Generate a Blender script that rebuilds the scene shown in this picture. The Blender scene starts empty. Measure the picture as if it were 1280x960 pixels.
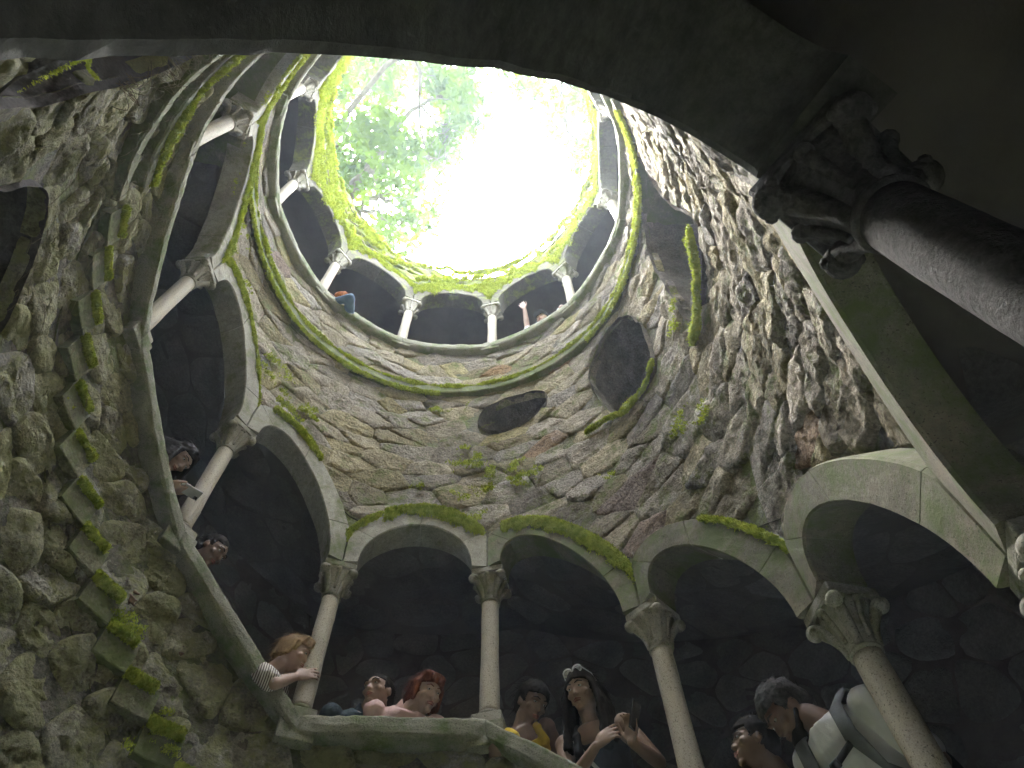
import bpy, bmesh, math, random
import numpy as np
from mathutils import Vector, Matrix, Euler

random.seed(7)
rng = np.random.default_rng(11)
PI = math.pi
scene = bpy.context.scene
COL = scene.collection

# ------------------------------------------------------------------ the well's measures
R = 1.85                      # radius of the shaft, metres
DB = 2 * PI / 11              # one bay of the arcade, eleven to a turn
Z0 = 4.6                      # height of the camera over the bottom of the well
CAM = (0.4614, -1.8075, Z0)
STEP = 0.845                  # fall of the gallery per bay on a flight


def phi(k):
    return 0.22915 + (np.asarray(k, float) - 5.0) * DB


def P(s):
    """height over the camera of the parapet's top, s = bays along the spiral"""
    s = np.asarray(s, float)
    return np.interp(s, [-22, -3, 0, 1, 4, 5, 8, 9, 10, 12, 13, 16],
                     [7.86, 7.86, 5.325, 5.325, 2.79, 2.79, 0.10, 0.20, -0.92, -2.28, -2.28, -4.0])


RIMK = [-11, -10.5, -9.9, -9.4, -8.8, -8.4, -7.8, -7.3, -7.0, -6.5, -6.05, -5.7, -5.3, -4.8, -4.2, -3.75, -3.1, -1.5, 0]
RIMH = [10.3, 10.4, 10.7, 10.95, 10.85, 11.1, 10.8, 10.6, 10.75, 10.4, 10.3, 10.27, 10.4, 10.45, 10.2, 10.1, 10.0, 10.1, 10.3]


def rim(s):
    return np.interp(np.asarray(s, float) + 0.0, np.array(RIMK) - 11 + 0.0, RIMH) if np.max(s) < -11 + 1e-6 else \
        np.interp(np.asarray(s, float), RIMK, RIMH)


def fr(s):
    return np.asarray(s, float) - np.floor(s)


def E(s):
    """top of the arch ring (extrados)"""
    return P(s) + 1.55 + 0.34 * np.clip(np.sin(PI * fr(s)), 0, 1) ** 0.6


def W(s, h, d=0.0, chord=0.0):
    """point at bay s, height h over camera, d outside the shaft face"""
    s = np.asarray(s, float)
    p = phi(s)
    u = (fr(s) - 0.5) * DB
    r = R + np.asarray(d, float)
    fl = math.cos(DB / 2) / np.cos(u)
    r = r * (1 + chord * (fl - 1))
    h = np.asarray(h, float) + Z0
    return np.stack(np.broadcast_arrays(r * np.sin(p), r * np.cos(p), h), -1)


# ------------------------------------------------------------------ camera, sky, sun, exposure
cam_d = bpy.data.cameras.new('camera')
cam_d.sensor_width = 36.0
cam_d.lens = 36.0 * 924.72 / 1280.0
cam_d.clip_start = 0.02
cam_d.clip_end = 2000.0
cam = bpy.data.objects.new('camera', cam_d)
COL.objects.link(cam)
_z = Vector(((618.08 - 640) / 924.72, (480 + 3.42) / 924.72, 1.0)).normalized()
_d = Vector((0, -1, 0)); _d = (_d - _z * _d.dot(_z)).normalized()
_r = _d.cross(_z)
if _r.x < 0: _r = -_r
M3 = Matrix(((_r[0], _r[1], -_r[2]), (_d[0], _d[1], -_d[2]), (_z[0], _z[1], -_z[2])))
cam.matrix_world = Matrix.Translation(CAM) @ M3.to_4x4()
scene.camera = cam

SUN_EL, SUN_AZ = math.radians(66), math.radians(-35)
world = bpy.data.worlds.new('World')
scene.world = world
world.use_nodes = True
nt = world.node_tree
sky = nt.nodes.new('ShaderNodeTexSky')
sky.sky_type = 'NISHITA'
sky.sun_disc = False
sky.sun_elevation = SUN_EL
sky.sun_rotation = SUN_AZ
sky.dust_density = 4.0
sky.air_density = 1.0
hs = nt.nodes.new('ShaderNodeHueSaturation')
hs.inputs['Saturation'].default_value = 0.25       # thin bright overcast
hs.inputs['Value'].default_value = 1.0
nt.links.new(sky.outputs[0], hs.inputs['Color'])
bg = nt.nodes['Background']
nt.links.new(hs.outputs[0], bg.inputs[0])
bg.inputs[1].default_value = 0.15
sun_d = bpy.data.lights.new('sun', 'SUN')
sun_d.energy = 1.2
sun_d.angle = math.radians(25)
sun_d.color = (1.0, 0.96, 0.88)
sun = bpy.data.objects.new('sun', sun_d)
COL.objects.link(sun)
sd = Vector((math.sin(SUN_AZ) * math.cos(SUN_EL), math.cos(SUN_AZ) * math.cos(SUN_EL), math.sin(SUN_EL)))
sun.rotation_euler = sd.to_track_quat('Z', 'Y').to_euler()
sun.location = (0, 0, 40)

scene.view_settings.view_transform = 'Standard'
scene.view_settings.look = 'None'
scene.view_settings.gamma = 1
scene.view_settings.use_curve_mapping = False
scene.view_settings.exposure = 5.65
scene.cycles.use_denoising = True
scene.cycles.max_bounces = 8
scene.cycles.diffuse_bounces = 4
scene.cycles.glossy_bounces = 2
scene.cycles.transparent_max_bounces = 4
scene.cycles.caustics_reflective = False
scene.cycles.caustics_refractive = False


# ------------------------------------------------------------------ object helpers
def tag(o, label=None, cat=None, group=None, kind=None):
    if label: o['label'] = label
    if cat: o['category'] = cat
    if group: o['group'] = group
    if kind: o['kind'] = kind
    return o


def empty(name, loc=(0, 0, 0), rz=0.0, **kw):
    o = bpy.data.objects.new(name, None)
    o.empty_display_size = 0.1
    COL.objects.link(o)
    o.location = loc
    o.rotation_euler = (0, 0, rz)
    return tag(o, **kw)


ORG = {}


def world_of(o):
    m = Matrix.Translation(o.location) @ o.rotation_euler.to_matrix().to_4x4()
    return world_of(o.parent) @ m if o.parent else m


def mesh_obj(name, V, F, mat, parent=None, smooth=True, local=False, mats=None, fmat=None, attr=None):
    """V (n,3) in world coordinates (or local), F a (m,3)/(m,4) array or list of lists"""
    V = np.asarray(V, float).reshape(-1, 3)
    if parent is not None and not local:
        mi = np.array(world_of(parent).inverted())
        V = V @ mi[:3, :3].T + mi[:3, 3]
    me = bpy.data.meshes.new(name)
    if isinstance(F, np.ndarray):
        n = F.shape[1]
        me.vertices.add(len(V)); me.vertices.foreach_set('co', V.astype(np.float32).ravel())
        me.loops.add(F.size); me.loops.foreach_set('vertex_index', F.astype(np.int32).ravel())
        me.polygons.add(len(F))
        me.polygons.foreach_set('loop_start', np.arange(0, F.size, n, dtype=np.int32))
        me.polygons.foreach_set('loop_total', np.full(len(F), n, dtype=np.int32))
        me.update(calc_edges=True)
    else:
        me.from_pydata(V.tolist(), [], [list(map(int, f)) for f in F])
    if smooth:
        me.polygons.foreach_set('use_smooth', np.ones(len(me.polygons), dtype=bool))
    if mats:
        for m in mats: me.materials.append(m)
        if fmat is not None: me.polygons.foreach_set('material_index', np.asarray(fmat, dtype=np.int32))
    elif mat is not None:
        me.materials.append(mat)
    if attr is not None:
        for an, av in attr.items():
            a = me.attributes.new(an, 'FLOAT', 'POINT'); a.data.foreach_set('value', np.asarray(av, np.float32))
    me.update()
    o = bpy.data.objects.new(name, me)
    COL.objects.link(o)
    if parent is not None:
        o.parent = parent
    return o


def gridF(nu, nv, wrap=False, off=0):
    """quads of a (nu,nv) vertex grid"""
    iu = np.arange(nu if wrap else nu - 1); iv = np.arange(nv - 1)
    a, b = np.meshgrid(iu, iv, indexing='ij')
    a2 = (a + 1) % nu
    return (np.stack([a * nv + b, a2 * nv + b, a2 * nv + b + 1, a * nv + b + 1], -1).reshape(-1, 4) + off)


class MB:
    """collects several shapes for one mesh"""
    def __init__(s): s.V = []; s.F = []; s.n = 0
    def add(s, V, F):
        V = np.asarray(V, float).reshape(-1, 3)
        s.V.append(V)
        F = np.asarray(F) if not isinstance(F, list) else F
        s.F += [[int(i) + s.n for i in f] for f in F]
        s.n += len(V)
    def build(s, name, mat, parent=None, **kw):
        return mesh_obj(name, np.concatenate(s.V), s.F, mat, parent, **kw)


def lathe(prof, n=24, sq=None):
    """prof [(r,z)], returns V,F; sq(z)->0..1 squareness"""
    V = []
    for (r, z) in prof:
        for i in range(n):
            a = 2 * PI * (i + 0.5) / n
            q = sq(z) if sq else 0
            c, s_ = math.cos(a), math.sin(a)
            m = 1.0 / max(abs(c), abs(s_))
            rr = r * ((1 - q) + q * m)
            V.append((rr * c, rr * s_, z))
    m = len(prof)
    F = [[j * n + i, j * n + (i + 1) % n, (j + 1) * n + (i + 1) % n, (j + 1) * n + i] for j in range(m - 1) for i in range(n)]
    F.append([i for i in range(n)][::-1]); F.append([(m - 1) * n + i for i in range(n)])
    return V, F


def box(x0, x1, y0, y1, z0, z1, b=0.006):
    """bevelled box"""
    bm = bmesh.new()
    bmesh.ops.create_cube(bm, size=1)
    for v in bm.verts:
        v.co = ((x0 + x1) / 2 + v.co.x * (x1 - x0), (y0 + y1) / 2 + v.co.y * (y1 - y0), (z0 + z1) / 2 + v.co.z * (z1 - z0))
    if b: bmesh.ops.bevel(bm, geom=bm.edges[:], offset=b, segments=2, affect='EDGES', profile=0.5)
    V = [v.co[:] for v in bm.verts]; F = [[v.index for v in f.verts] for f in bm.faces]
    bm.verts.index_update(); F = [[v.index for v in f.verts] for f in bm.faces]
    bm.free()
    return V, F


def ball(c, r, n=10, m=7):
    c = np.array(c, float); r = np.array(r, float) * np.ones(3)
    V = [c + r * (0, 0, 1)]
    for j in range(1, m):
        t = PI * j / m
        for i in range(n):
            a = 2 * PI * i / n
            V.append(c + r * (math.sin(t) * math.cos(a), math.sin(t) * math.sin(a), math.cos(t)))
    V.append(c + r * (0, 0, -1))
    F = [[0, 1 + i, 1 + (i + 1) % n] for i in range(n)]
    for j in range(m - 2):
        F += [[1 + j * n + i, 1 + (j + 1) * n + i, 1 + (j + 1) * n + (i + 1) % n, 1 + j * n + (i + 1) % n] for i in range(n)]
    L = len(V) - 1
    F += [[L, 1 + (m - 2) * n + (i + 1) % n, 1 + (m - 2) * n + i] for i in range(n)]
    return V, F


def tube(pts, rad, n=6, cap=True):
    pts = np.asarray(pts, float); m = len(pts)
    rad = np.ones(m) * rad
    T = np.gradient(pts, axis=0); T /= np.linalg.norm(T, axis=1)[:, None] + 1e-9
    up = np.array([0.13, 0.27, 0.95]); V = []
    for i in range(m):
        a = np.cross(T[i], up); a /= np.linalg.norm(a) + 1e-9
        b = np.cross(T[i], a)
        for j in range(n):
            t = 2 * PI * j / n
            V.append(pts[i] + rad[i] * (math.cos(t) * a + math.sin(t) * b))
    F = [[i * n + j, i * n + (j + 1) % n, (i + 1) * n + (j + 1) % n, (i + 1) * n + j] for i in range(m - 1) for j in range(n)]
    if cap: F += [list(range(n))[::-1], [(m - 1) * n + j for j in range(n)]]
    return V, F


# ------------------------------------------------------------------ numpy noise
_perm = rng.permutation(256)
_g = rng.uniform(-1, 1, 256)


def vnoise(p):
    p = np.asarray(p, float)
    i = np.floor(p).astype(int); f = p - i; f = f * f * f * (f * (f * 6 - 15) + 10)
    def h(dx, dy, dz):
        return _g[_perm[(_perm[(_perm[(i[..., 0] + dx) & 255] + i[..., 1] + dy) & 255] + i[..., 2] + dz) & 255]]
    x, y, z = f[..., 0], f[..., 1], f[..., 2]
    def L(a, b, t): return a + (b - a) * t
    return L(L(L(h(0, 0, 0), h(1, 0, 0), x), L(h(0, 1, 0), h(1, 1, 0), x), y),
             L(L(h(0, 0, 1), h(1, 0, 1), x), L(h(0, 1, 1), h(1, 1, 1), x), y), z)


def fbm(p, o=4, ridged=False):
    a = 1.0; s = 0; t = 0; p = np.asarray(p, float)
    for k in range(o):
        n = vnoise(p * 2.03 ** k + 17.3 * k)
        if ridged: n = 1 - 2 * np.abs(n)
        s = s + a * n; t += a; a *= 0.55
    return s / t


# ------------------------------------------------------------------ materials
def mat(name, base, var=None, rough=0.9, scale=6.0, bump=0.4, bscale=40.0, moss=None, moss_amt=0.0, moss_scale=2.5,
        rand=0.0, speck=0.0, tint2=None, dist=0.01, stain=0.0, grit=0.0, gscale=55.0, trans=0.0, spec=0.3):
    m = bpy.data.materials.new(name); m.use_nodes = True
    n = m.node_tree.nodes; l = m.node_tree.links
    b = n['Principled BSDF']; b.inputs['Roughness'].default_value = rough
    b.inputs['Specular IOR Level'].default_value = spec
    co = n.new('ShaderNodeNewGeometry')
    def noise(sc, det=6, rg=0.6):
        t = n.new('ShaderNodeTexNoise'); t.inputs['Scale'].default_value = sc; t.inputs['Detail'].default_value = det
        t.inputs['Roughness'].default_value = rg
        l.new(co.outputs['Position'], t.inputs['Vector']); return t
    def ramp(src, a, c):
        r = n.new('ShaderNodeValToRGB'); r.color_ramp.elements[0].position = a; r.color_ramp.elements[1].position = c
        l.new(src, r.inputs[0]); return r
    def mix(fac, A, B_, mode='MIX'):
        x = n.new('ShaderNodeMix'); x.data_type = 'RGBA'; x.blend_type = mode
        if hasattr(fac, 'is_output'): l.new(fac, x.inputs[0])
        else: x.inputs[0].default_value = fac
        for k, v in ((6, A), (7, B_)):
            if hasattr(v, 'is_output'): l.new(v, x.inputs[k])
            else: x.inputs[k].default_value = (*v, 1)
        return x.outputs[2]
    var = var or tuple(c * 0.6 for c in base)
    n1 = noise(scale)
    r1 = ramp(n1.outputs['Fac'], 0.35, 0.65)
    c = mix(r1.outputs['Color'], base, var)
    if tint2:
        n4 = noise(scale * 0.35, 3)
        c = mix(ramp(n4.outputs['Fac'], 0.52, 0.62).outputs['Color'], c, tint2)
    if rand:
        oi = n.new('ShaderNodeObjectInfo')
        mr = n.new('ShaderNodeMapRange'); mr.inputs[3].default_value = 1 - rand; mr.inputs[4].default_value = 1 + rand
        l.new(oi.outputs['Random'], mr.inputs[0])
        hv = n.new('ShaderNodeHueSaturation'); l.new(c, hv.inputs['Color']); l.new(mr.outputs[0], hv.inputs['Value'])
        mh = n.new('ShaderNodeMath'); mh.operation = 'MULTIPLY'; mh.inputs[1].default_value = 7.31
        fr_ = n.new('ShaderNodeMath'); fr_.operation = 'FRACT'
        l.new(oi.outputs['Random'], mh.inputs[0]); l.new(mh.outputs[0], fr_.inputs[0])
        m2 = n.new('ShaderNodeMapRange'); m2.inputs[3].default_value = 0.485; m2.inputs[4].default_value = 0.52
        l.new(fr_.outputs[0], m2.inputs[0]); l.new(m2.outputs[0], hv.inputs['Hue'])
        m3 = n.new('ShaderNodeMapRange'); m3.inputs[3].default_value = 0.6; m3.inputs[4].default_value = 1.5
        l.new(fr_.outputs[0], m3.inputs[0]); l.new(m3.outputs[0], hv.inputs['Saturation'])
        c = hv.outputs['Color']
    if speck:
        n3 = noise(170.0, 2)
        c = mix(ramp(n3.outputs['Fac'], 0.3, 0.7).outputs['Color'], c, tuple(min(1, x * (1 + speck)) for x in base))
        n5 = noise(120.0, 2)
        c = mix(ramp(n5.outputs['Fac'], 0.60, 0.68).outputs['Color'], c, tuple(x * 0.35 for x in base))
    if grit:
        n7 = noise(gscale, 9, 0.75)
        c = mix(ramp(n7.outputs['Fac'], 0.38, 0.62).outputs['Color'], mix(1.0, c, (1 - grit,) * 3, 'MULTIPLY'), mix(1.0, c, (1 + grit * 0.5,) * 3, 'MULTIPLY'))
    if stain:
        n6 = noise(1.6, 5, 0.7)
        c = mix(ramp(n6.outputs['Fac'], 0.5, 0.72).outputs['Color'], c, mix(1.0, c, (1 - stain,) * 3, 'MULTIPLY'))
    if moss:
        n2 = noise(moss_scale, 8, 0.75)
        c = mix(ramp(n2.outputs['Fac'], 0.62 - moss_amt * 0.3, 0.72 - moss_amt * 0.2).outputs['Color'], c, moss)
    l.new(c, b.inputs['Base Color'])
    if bump:
        nb = noise(bscale, 8, 0.7)
        bp = n.new('ShaderNodeBump'); bp.inputs['Strength'].default_value = bump; bp.inputs['Distance'].default_value = dist
        l.new(nb.outputs['Fac'], bp.inputs['Height']); l.new(bp.outputs['Normal'], b.inputs['Normal'])
    if trans:
        tr = n.new('ShaderNodeBsdfTranslucent'); l.new(c, tr.inputs['Color'])
        ms = n.new('ShaderNodeMixShader'); ms.inputs[0].default_value = trans
        l.new(b.outputs[0], ms.inputs[1]); l.new(tr.outputs[0], ms.inputs[2])
        l.new(ms.outputs[0], n['Material Output'].inputs['Surface'])
    return m


LICH = (0.17, 0.20, 0.06)
M = dict(
    rubble=mat('rubble_stone', (0.46, 0.395, 0.29), (0.31, 0.265, 0.195), scale=9, bump=1.0, bscale=34, dist=0.05, grit=0.45, rand=0.3,
               moss=LICH, moss_amt=0.35, moss_scale=5, stain=0.35),
    rubble_left=mat('lichen_rubble', (0.44, 0.41, 0.28), (0.26, 0.245, 0.16), scale=9, bump=1.0, bscale=34, dist=0.05, grit=0.45, rand=0.22,
                    moss=(0.31, 0.31, 0.14), moss_amt=0.6, moss_scale=7, stain=0.35),
    rubble_top=mat('weathered_rubble', (0.30, 0.27, 0.21), (0.15, 0.13, 0.10), scale=9, bump=1.0, bscale=34, dist=0.05, grit=0.45, rand=0.2,
                   moss=(0.22, 0.27, 0.05), moss_amt=0.9, moss_scale=4),
    mortar=mat('mortar', (0.26, 0.235, 0.18), (0.11, 0.105, 0.08), scale=14, bump=1.0, bscale=45, dist=0.03, grit=0.35, moss=LICH, moss_amt=0.5),
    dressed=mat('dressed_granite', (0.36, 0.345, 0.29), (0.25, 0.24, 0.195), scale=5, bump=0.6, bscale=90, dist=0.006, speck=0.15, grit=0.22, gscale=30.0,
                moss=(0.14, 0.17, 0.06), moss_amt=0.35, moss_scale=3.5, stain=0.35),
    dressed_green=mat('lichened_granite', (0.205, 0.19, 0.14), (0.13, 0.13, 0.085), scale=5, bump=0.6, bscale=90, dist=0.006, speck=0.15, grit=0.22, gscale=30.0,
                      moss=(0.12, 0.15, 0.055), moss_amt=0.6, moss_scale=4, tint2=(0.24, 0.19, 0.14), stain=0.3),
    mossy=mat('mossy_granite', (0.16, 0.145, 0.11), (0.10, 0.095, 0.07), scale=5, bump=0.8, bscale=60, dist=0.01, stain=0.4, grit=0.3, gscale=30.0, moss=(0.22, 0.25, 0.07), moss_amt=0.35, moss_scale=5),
    wet_shaded=mat('shaded_wet_granite', (0.12, 0.115, 0.11), (0.07, 0.065, 0.065), scale=7, bump=0.9, bscale=60, dist=0.01, stain=0.4, grit=0.4, gscale=60.0, rough=0.85, spec=0.15),  # wet stone, also darkened: the near columns' shade is in this colour
    reveal=mat('reveal_rock', (0.24, 0.21, 0.17), (0.14, 0.125, 0.10), scale=7, bump=1.0, bscale=34, dist=0.04, grit=0.4),
    shaded=mat('shaded_granite', (0.11, 0.11, 0.10), (0.07, 0.07, 0.065), scale=5, bump=0.6, bscale=60, dist=0.006, stain=0.3, grit=0.3, gscale=30.0),  # dark copy of the arch granite, with the near arches' shade painted in
    coping=mat('rough_granite', (0.27, 0.265, 0.205), (0.16, 0.16, 0.11), scale=7, bump=1.0, bscale=75, dist=0.012, speck=0.2,
               moss=(0.12, 0.16, 0.05), moss_amt=0.5, moss_scale=4),
    shaft=mat('column_granite', (0.41, 0.37, 0.295), (0.31, 0.275, 0.22), scale=7, bump=0.35, bscale=120, dist=0.003, speck=0.25, stain=0.25, rough=0.75),
    capital=mat('carved_granite', (0.34, 0.32, 0.27), (0.2, 0.19, 0.15), scale=10, bump=0.6, bscale=80, dist=0.006, speck=0.2, stain=0.4, moss=(0.14, 0.15, 0.07), moss_amt=0.4),
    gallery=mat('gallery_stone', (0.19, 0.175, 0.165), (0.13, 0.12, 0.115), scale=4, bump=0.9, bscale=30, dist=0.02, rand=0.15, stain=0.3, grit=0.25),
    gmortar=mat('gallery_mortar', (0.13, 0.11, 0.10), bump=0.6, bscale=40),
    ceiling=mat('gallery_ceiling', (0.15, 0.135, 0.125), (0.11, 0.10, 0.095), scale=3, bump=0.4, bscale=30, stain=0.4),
    step=mat('step_stone', (0.27, 0.26, 0.17), (0.17, 0.17, 0.10), scale=9, bump=0.9, bscale=45, dist=0.015, moss=(0.14, 0.17, 0.06), moss_amt=0.7, moss_scale=6, grit=0.4, stain=0.4),
    moss=mat('bright_moss', (0.50, 0.55, 0.09), (0.26, 0.33, 0.04), scale=18, bump=0, rough=1.0, trans=0.3, spec=0.1),
    moss_dark=mat('dark_moss', (0.16, 0.24, 0.03), (0.09, 0.14, 0.02), scale=25, bump=0, rough=1.0, trans=0.2, spec=0.1),  # a deeper green than the bright moss
    soil=mat('soil', (0.10, 0.08, 0.05), bump=0.8, moss=(0.1, 0.14, 0.04), moss_amt=0.6),
    bark=mat('bark', (0.11, 0.095, 0.075), (0.06, 0.05, 0.04), scale=12, bump=0.8, bscale=30),
    leaf=mat('leaf', (0.085, 0.14, 0.008), (0.05, 0.095, 0.005), scale=3, bump=0, rough=0.7, trans=0.4, spec=0.1),
    vine=mat('dry_vine', (0.30, 0.26, 0.17), (0.2, 0.17, 0.1), scale=20, bump=0),
)


# ------------------------------------------------------------------ openings cut through the rubble wall: (s, h) outlines
WINDOWS = {
    'door': [(-5.02, 5.95), (-4.90, 5.30), (-4.85, 5.15), (-4.60, 5.03), (-4.36, 5.05), (-4.30, 5.5), (-4.30, 5.93), (-4.42, 6.42), (-4.72, 6.5), (-4.93, 6.25)],
    'slot': [(-6.10, 6.04), (-6.10, 6.35), (-5.95, 6.47), (-5.79, 6.52), (-5.58, 6.45), (-5.46, 6.34), (-5.44, 6.07), (-5.65, 5.95), (-5.95, 5.91)],
    'tall': [(-3.86, 4.66), (-3.62, 4.62), (-3.2, 4.58), (-3.12, 4.9), (-3.22, 5.35), (-3.26, 6.0), (-3.10, 6.9), (-3.3, 7.05), (-3.62, 6.9), (-3.88, 6.2), (-3.86, 5.52)],
    'left': [(0.55, 2.5), (0.70, 2.95), (0.74, 3.24), (0.89, 3.43), (1.17, 3.44), (1.39, 3.23), (1.55, 2.85), (1.3, 2.4), (0.9, 2.2)],
    'top_left': [(0.25, 2.5), (0.25, 3.42), (0.19, 3.91), (0.02, 4.15), (-0.35, 4.1), (-0.4, 2.9), (-0.12, 2.5), (0.05, 2.3)],
}
KX = DB * R                  # metres per bay


def inside(poly, X, Y):
    ins = np.zeros(X.shape, bool); n = len(poly)
    for i in range(n):
        x0, y0 = poly[i]; x1, y1 = poly[(i + 1) % n]
        c = ((y0 > Y) != (y1 > Y)) & (X < (x1 - x0) * (Y - y0) / (y1 - y0 + 1e-12) + x0)
        ins ^= c
    return ins


def project(poly, X, Y):
    """nearest point on the outline"""
    best = np.full(X.shape, 1e9); bx = X.copy(); by = Y.copy(); n = len(poly)
    for i in range(n):
        x0, y0 = poly[i]; x1, y1 = poly[(i + 1) % n]
        dx, dy = x1 - x0, y1 - y0
        t = np.clip(((X - x0) * dx + (Y - y0) * dy) / (dx * dx + dy * dy), 0, 1)
        px, py = x0 + t * dx, y0 + t * dy
        dd = (px - X) ** 2 + (py - Y) ** 2
        m = dd < best
        best[m] = dd[m]; bx[m] = px[m]; by[m] = py[m]
    return bx, by, np.sqrt(best)


def smooth_poly(p, it=2):
    p = np.array(p, float)
    for _ in range(it):
        q = np.roll(p, -1, 0)
        p = np.stack([0.75 * p + 0.25 * q, 0.25 * p + 0.75 * q], 1).reshape(-1, 2)
    return p


WPOLY = {}


def resample0(poly, n):
    q = np.vstack([poly, poly[:1]]); L = np.r_[0, np.cumsum(np.hypot(*np.diff(q, axis=0).T))]
    t = np.linspace(0, L[-1], n, endpoint=False)
    return np.c_[np.interp(t, L, q[:, 0]), np.interp(t, L, q[:, 1])]


for _n, _p in WINDOWS.items():
    q = resample0(smooth_poly([(a * KX, b) for a, b in _p], 1), 60)
    q = q + 0.030 * np.stack([fbm(np.c_[q * 6, q[:, :1] * 0 + 3], 2), fbm(np.c_[q * 6, q[:, :1] * 0 + 9], 2)], 1)
    WPOLY[_n] = q


def zlo(s): return E(np.asarray(s) + 11)
def zhi(s):
    s = np.asarray(s, float)
    return np.where(s < -11, np.interp(s, np.array(RIMK) - 11, RIMH), P(s) - 0.05)


def constrain(X, Y, windows=True):
    s = X / KX
    Y = np.clip(Y, zlo(s), zhi(s))
    if windows:
        for q in WPOLY.values():
            m = inside(q, X, Y)
            if m.any():
                px, py, _ = project(q, X[m], Y[m])
                X = X.copy(); Y = Y.copy(); X[m] = px; Y[m] = py
    return X, Y


# ------------------------------------------------------------------ masonry: Voronoi rubble stones
def voronoi(x0, x1, y0, y1, w, h, jit=0.42, seed=0):
    r = np.random.default_rng(seed)
    ny = max(1, int(round((y1 - y0) / h))); pts = []
    for j in range(-1, ny + 1):
        nx = max(1, int(round((x1 - x0) / w)))
        for i in range(-1, nx + 1):
            pts.append((x0 + (i + 0.5 + 0.5 * (j % 2) + r.uniform(-jit, jit)) * (x1 - x0) / nx,
                        y0 + (j + 0.5 + r.uniform(-jit, jit)) * (y1 - y0) / ny))
    pts = np.array(pts)
    sc = np.array([1.0 / w, 1.0 / h])
    cells = []
    for a, p in enumerate(pts):
        if not (x0 <= p[0] <= x1 and y0 - h <= p[1] <= y1 + h): continue
        d = np.hypot(*((pts - p) * sc).T); idx = np.argsort(d)[1:22]
        poly = np.array([(p[0] - w * 1.3, p[1] - h * 1.3), (p[0] + w * 1.3, p[1] - h * 1.3), (p[0] + w * 1.3, p[1] + h * 1.3), (p[0] - w * 1.3, p[1] + h * 1.3)])
        for b in idx:
            q = pts[b]; mid = (p + q) / 2; nrm = (q - p) * sc * sc
            v = (poly - mid) @ nrm
            out = []
            for i in range(len(poly)):
                j = (i + 1) % len(poly)
                if v[i] <= 0: out.append(poly[i])
                if (v[i] <= 0) != (v[j] <= 0):
                    t = v[i] / (v[i] - v[j]); out.append(poly[i] + t * (poly[j] - poly[i]))
            poly = np.array(out)
            if len(poly) < 3: break
        if len(poly) >= 3: cells.append((p, poly))
    return cells


def resample(poly, n):
    q = np.vstack([poly, poly[:1]]); L = np.r_[0, np.cumsum(np.hypot(*np.diff(q, axis=0).T))]
    t = np.linspace(0, L[-1], n, endpoint=False)
    return np.c_[np.interp(t, L, q[:, 0]), np.interp(t, L, q[:, 1])]


def stone_mesh(poly, gap, nseg, nring, bulge, rough, cons, seed, base_d=0.03, chordf=None, freq=9.0, tilt=0.25, rnd=1):
    """one stone: outline poly in (x=arc metres, y=height); returns V,F on the shaft's face"""
    r = np.random.default_rng(seed)
    c = poly.mean(0)
    L = np.hypot(*(poly - c).T)
    poly = c + (poly - c) * (np.maximum(L - gap, L * 0.5) / L)[:, None]
    for _ in range(rnd):
        q = np.roll(poly, -1, 0)
        poly = np.stack([0.8 * poly + 0.2 * q, 0.2 * poly + 0.8 * q], 1).reshape(-1, 2)
    B_ = resample(poly, nseg)
    B_ = B_ + (0.004 + abs(gap) * 0.6) * np.c_[fbm(np.c_[B_ * 9, np.full(nseg, seed % 97)], 3), fbm(np.c_[B_ * 9, np.full(nseg, seed % 89 + 5.0)], 3)]
    X, Y = cons(B_[:, 0], B_[:, 1]); B_ = np.c_[X, Y]
    c = B_.mean(0)
    size = np.hypot(*(B_ - c).T).mean()
    if size < 0.035: return None
    rho = np.r_[1.0, 1.0, np.linspace(0.95, 0.12, nring)]
    X = c[0] + rho[None, :] * (B_[:, :1] - c[0]); Y = c[1] + rho[None, :] * (B_[:, 1:] - c[1])
    ctr_x = np.array([c[0]]); ctr_y = np.array([c[1]])
    ru = np.broadcast_to(rho, X.shape)
    tx, ty = r.uniform(-tilt, tilt, 2)
    b = bulge * r.uniform(0.7, 1.35)
    pr = (1 - ru ** 7) ** 0.55
    an = float(np.interp(c[0] / KX, [-4.9, -3.9, -2.6, -2.0], [0, 1, 1, 0]))      # ragged upright ridges where water runs down
    n3 = np.stack([X * freq * (1 + 0.7 * an), Y * freq * (1 - 0.5 * an), np.full(X.shape, (seed * 0.37) % 50)], -1)
    rid = fbm(n3, 5, True); nb = fbm(n3 * 0.45 + 31, 3)
    d = base_d - pr * (b + (X - c[0]) * tx + (Y - c[1]) * ty + rough * (rid * 0.75 + nb * 0.9))
    d[:, 0] = base_d + 0.05                                    # skirt into the wall
    d[:, 1] = base_d + 0.0
    dc = np.array([d[:, -1].mean()])
    Xa = np.r_[X.ravel(), ctr_x]; Ya = np.r_[Y.ravel(), ctr_y]; da = np.r_[d.ravel(), dc]
    nv = len(rho)
    F = gridF(nseg, nv, wrap=True).tolist()
    ce = len(Xa) - 1
    F += [[i * nv + nv - 1, ((i + 1) % nseg) * nv + nv - 1, ce] for i in range(nseg)]
    return Xa, Ya, da, F


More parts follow.
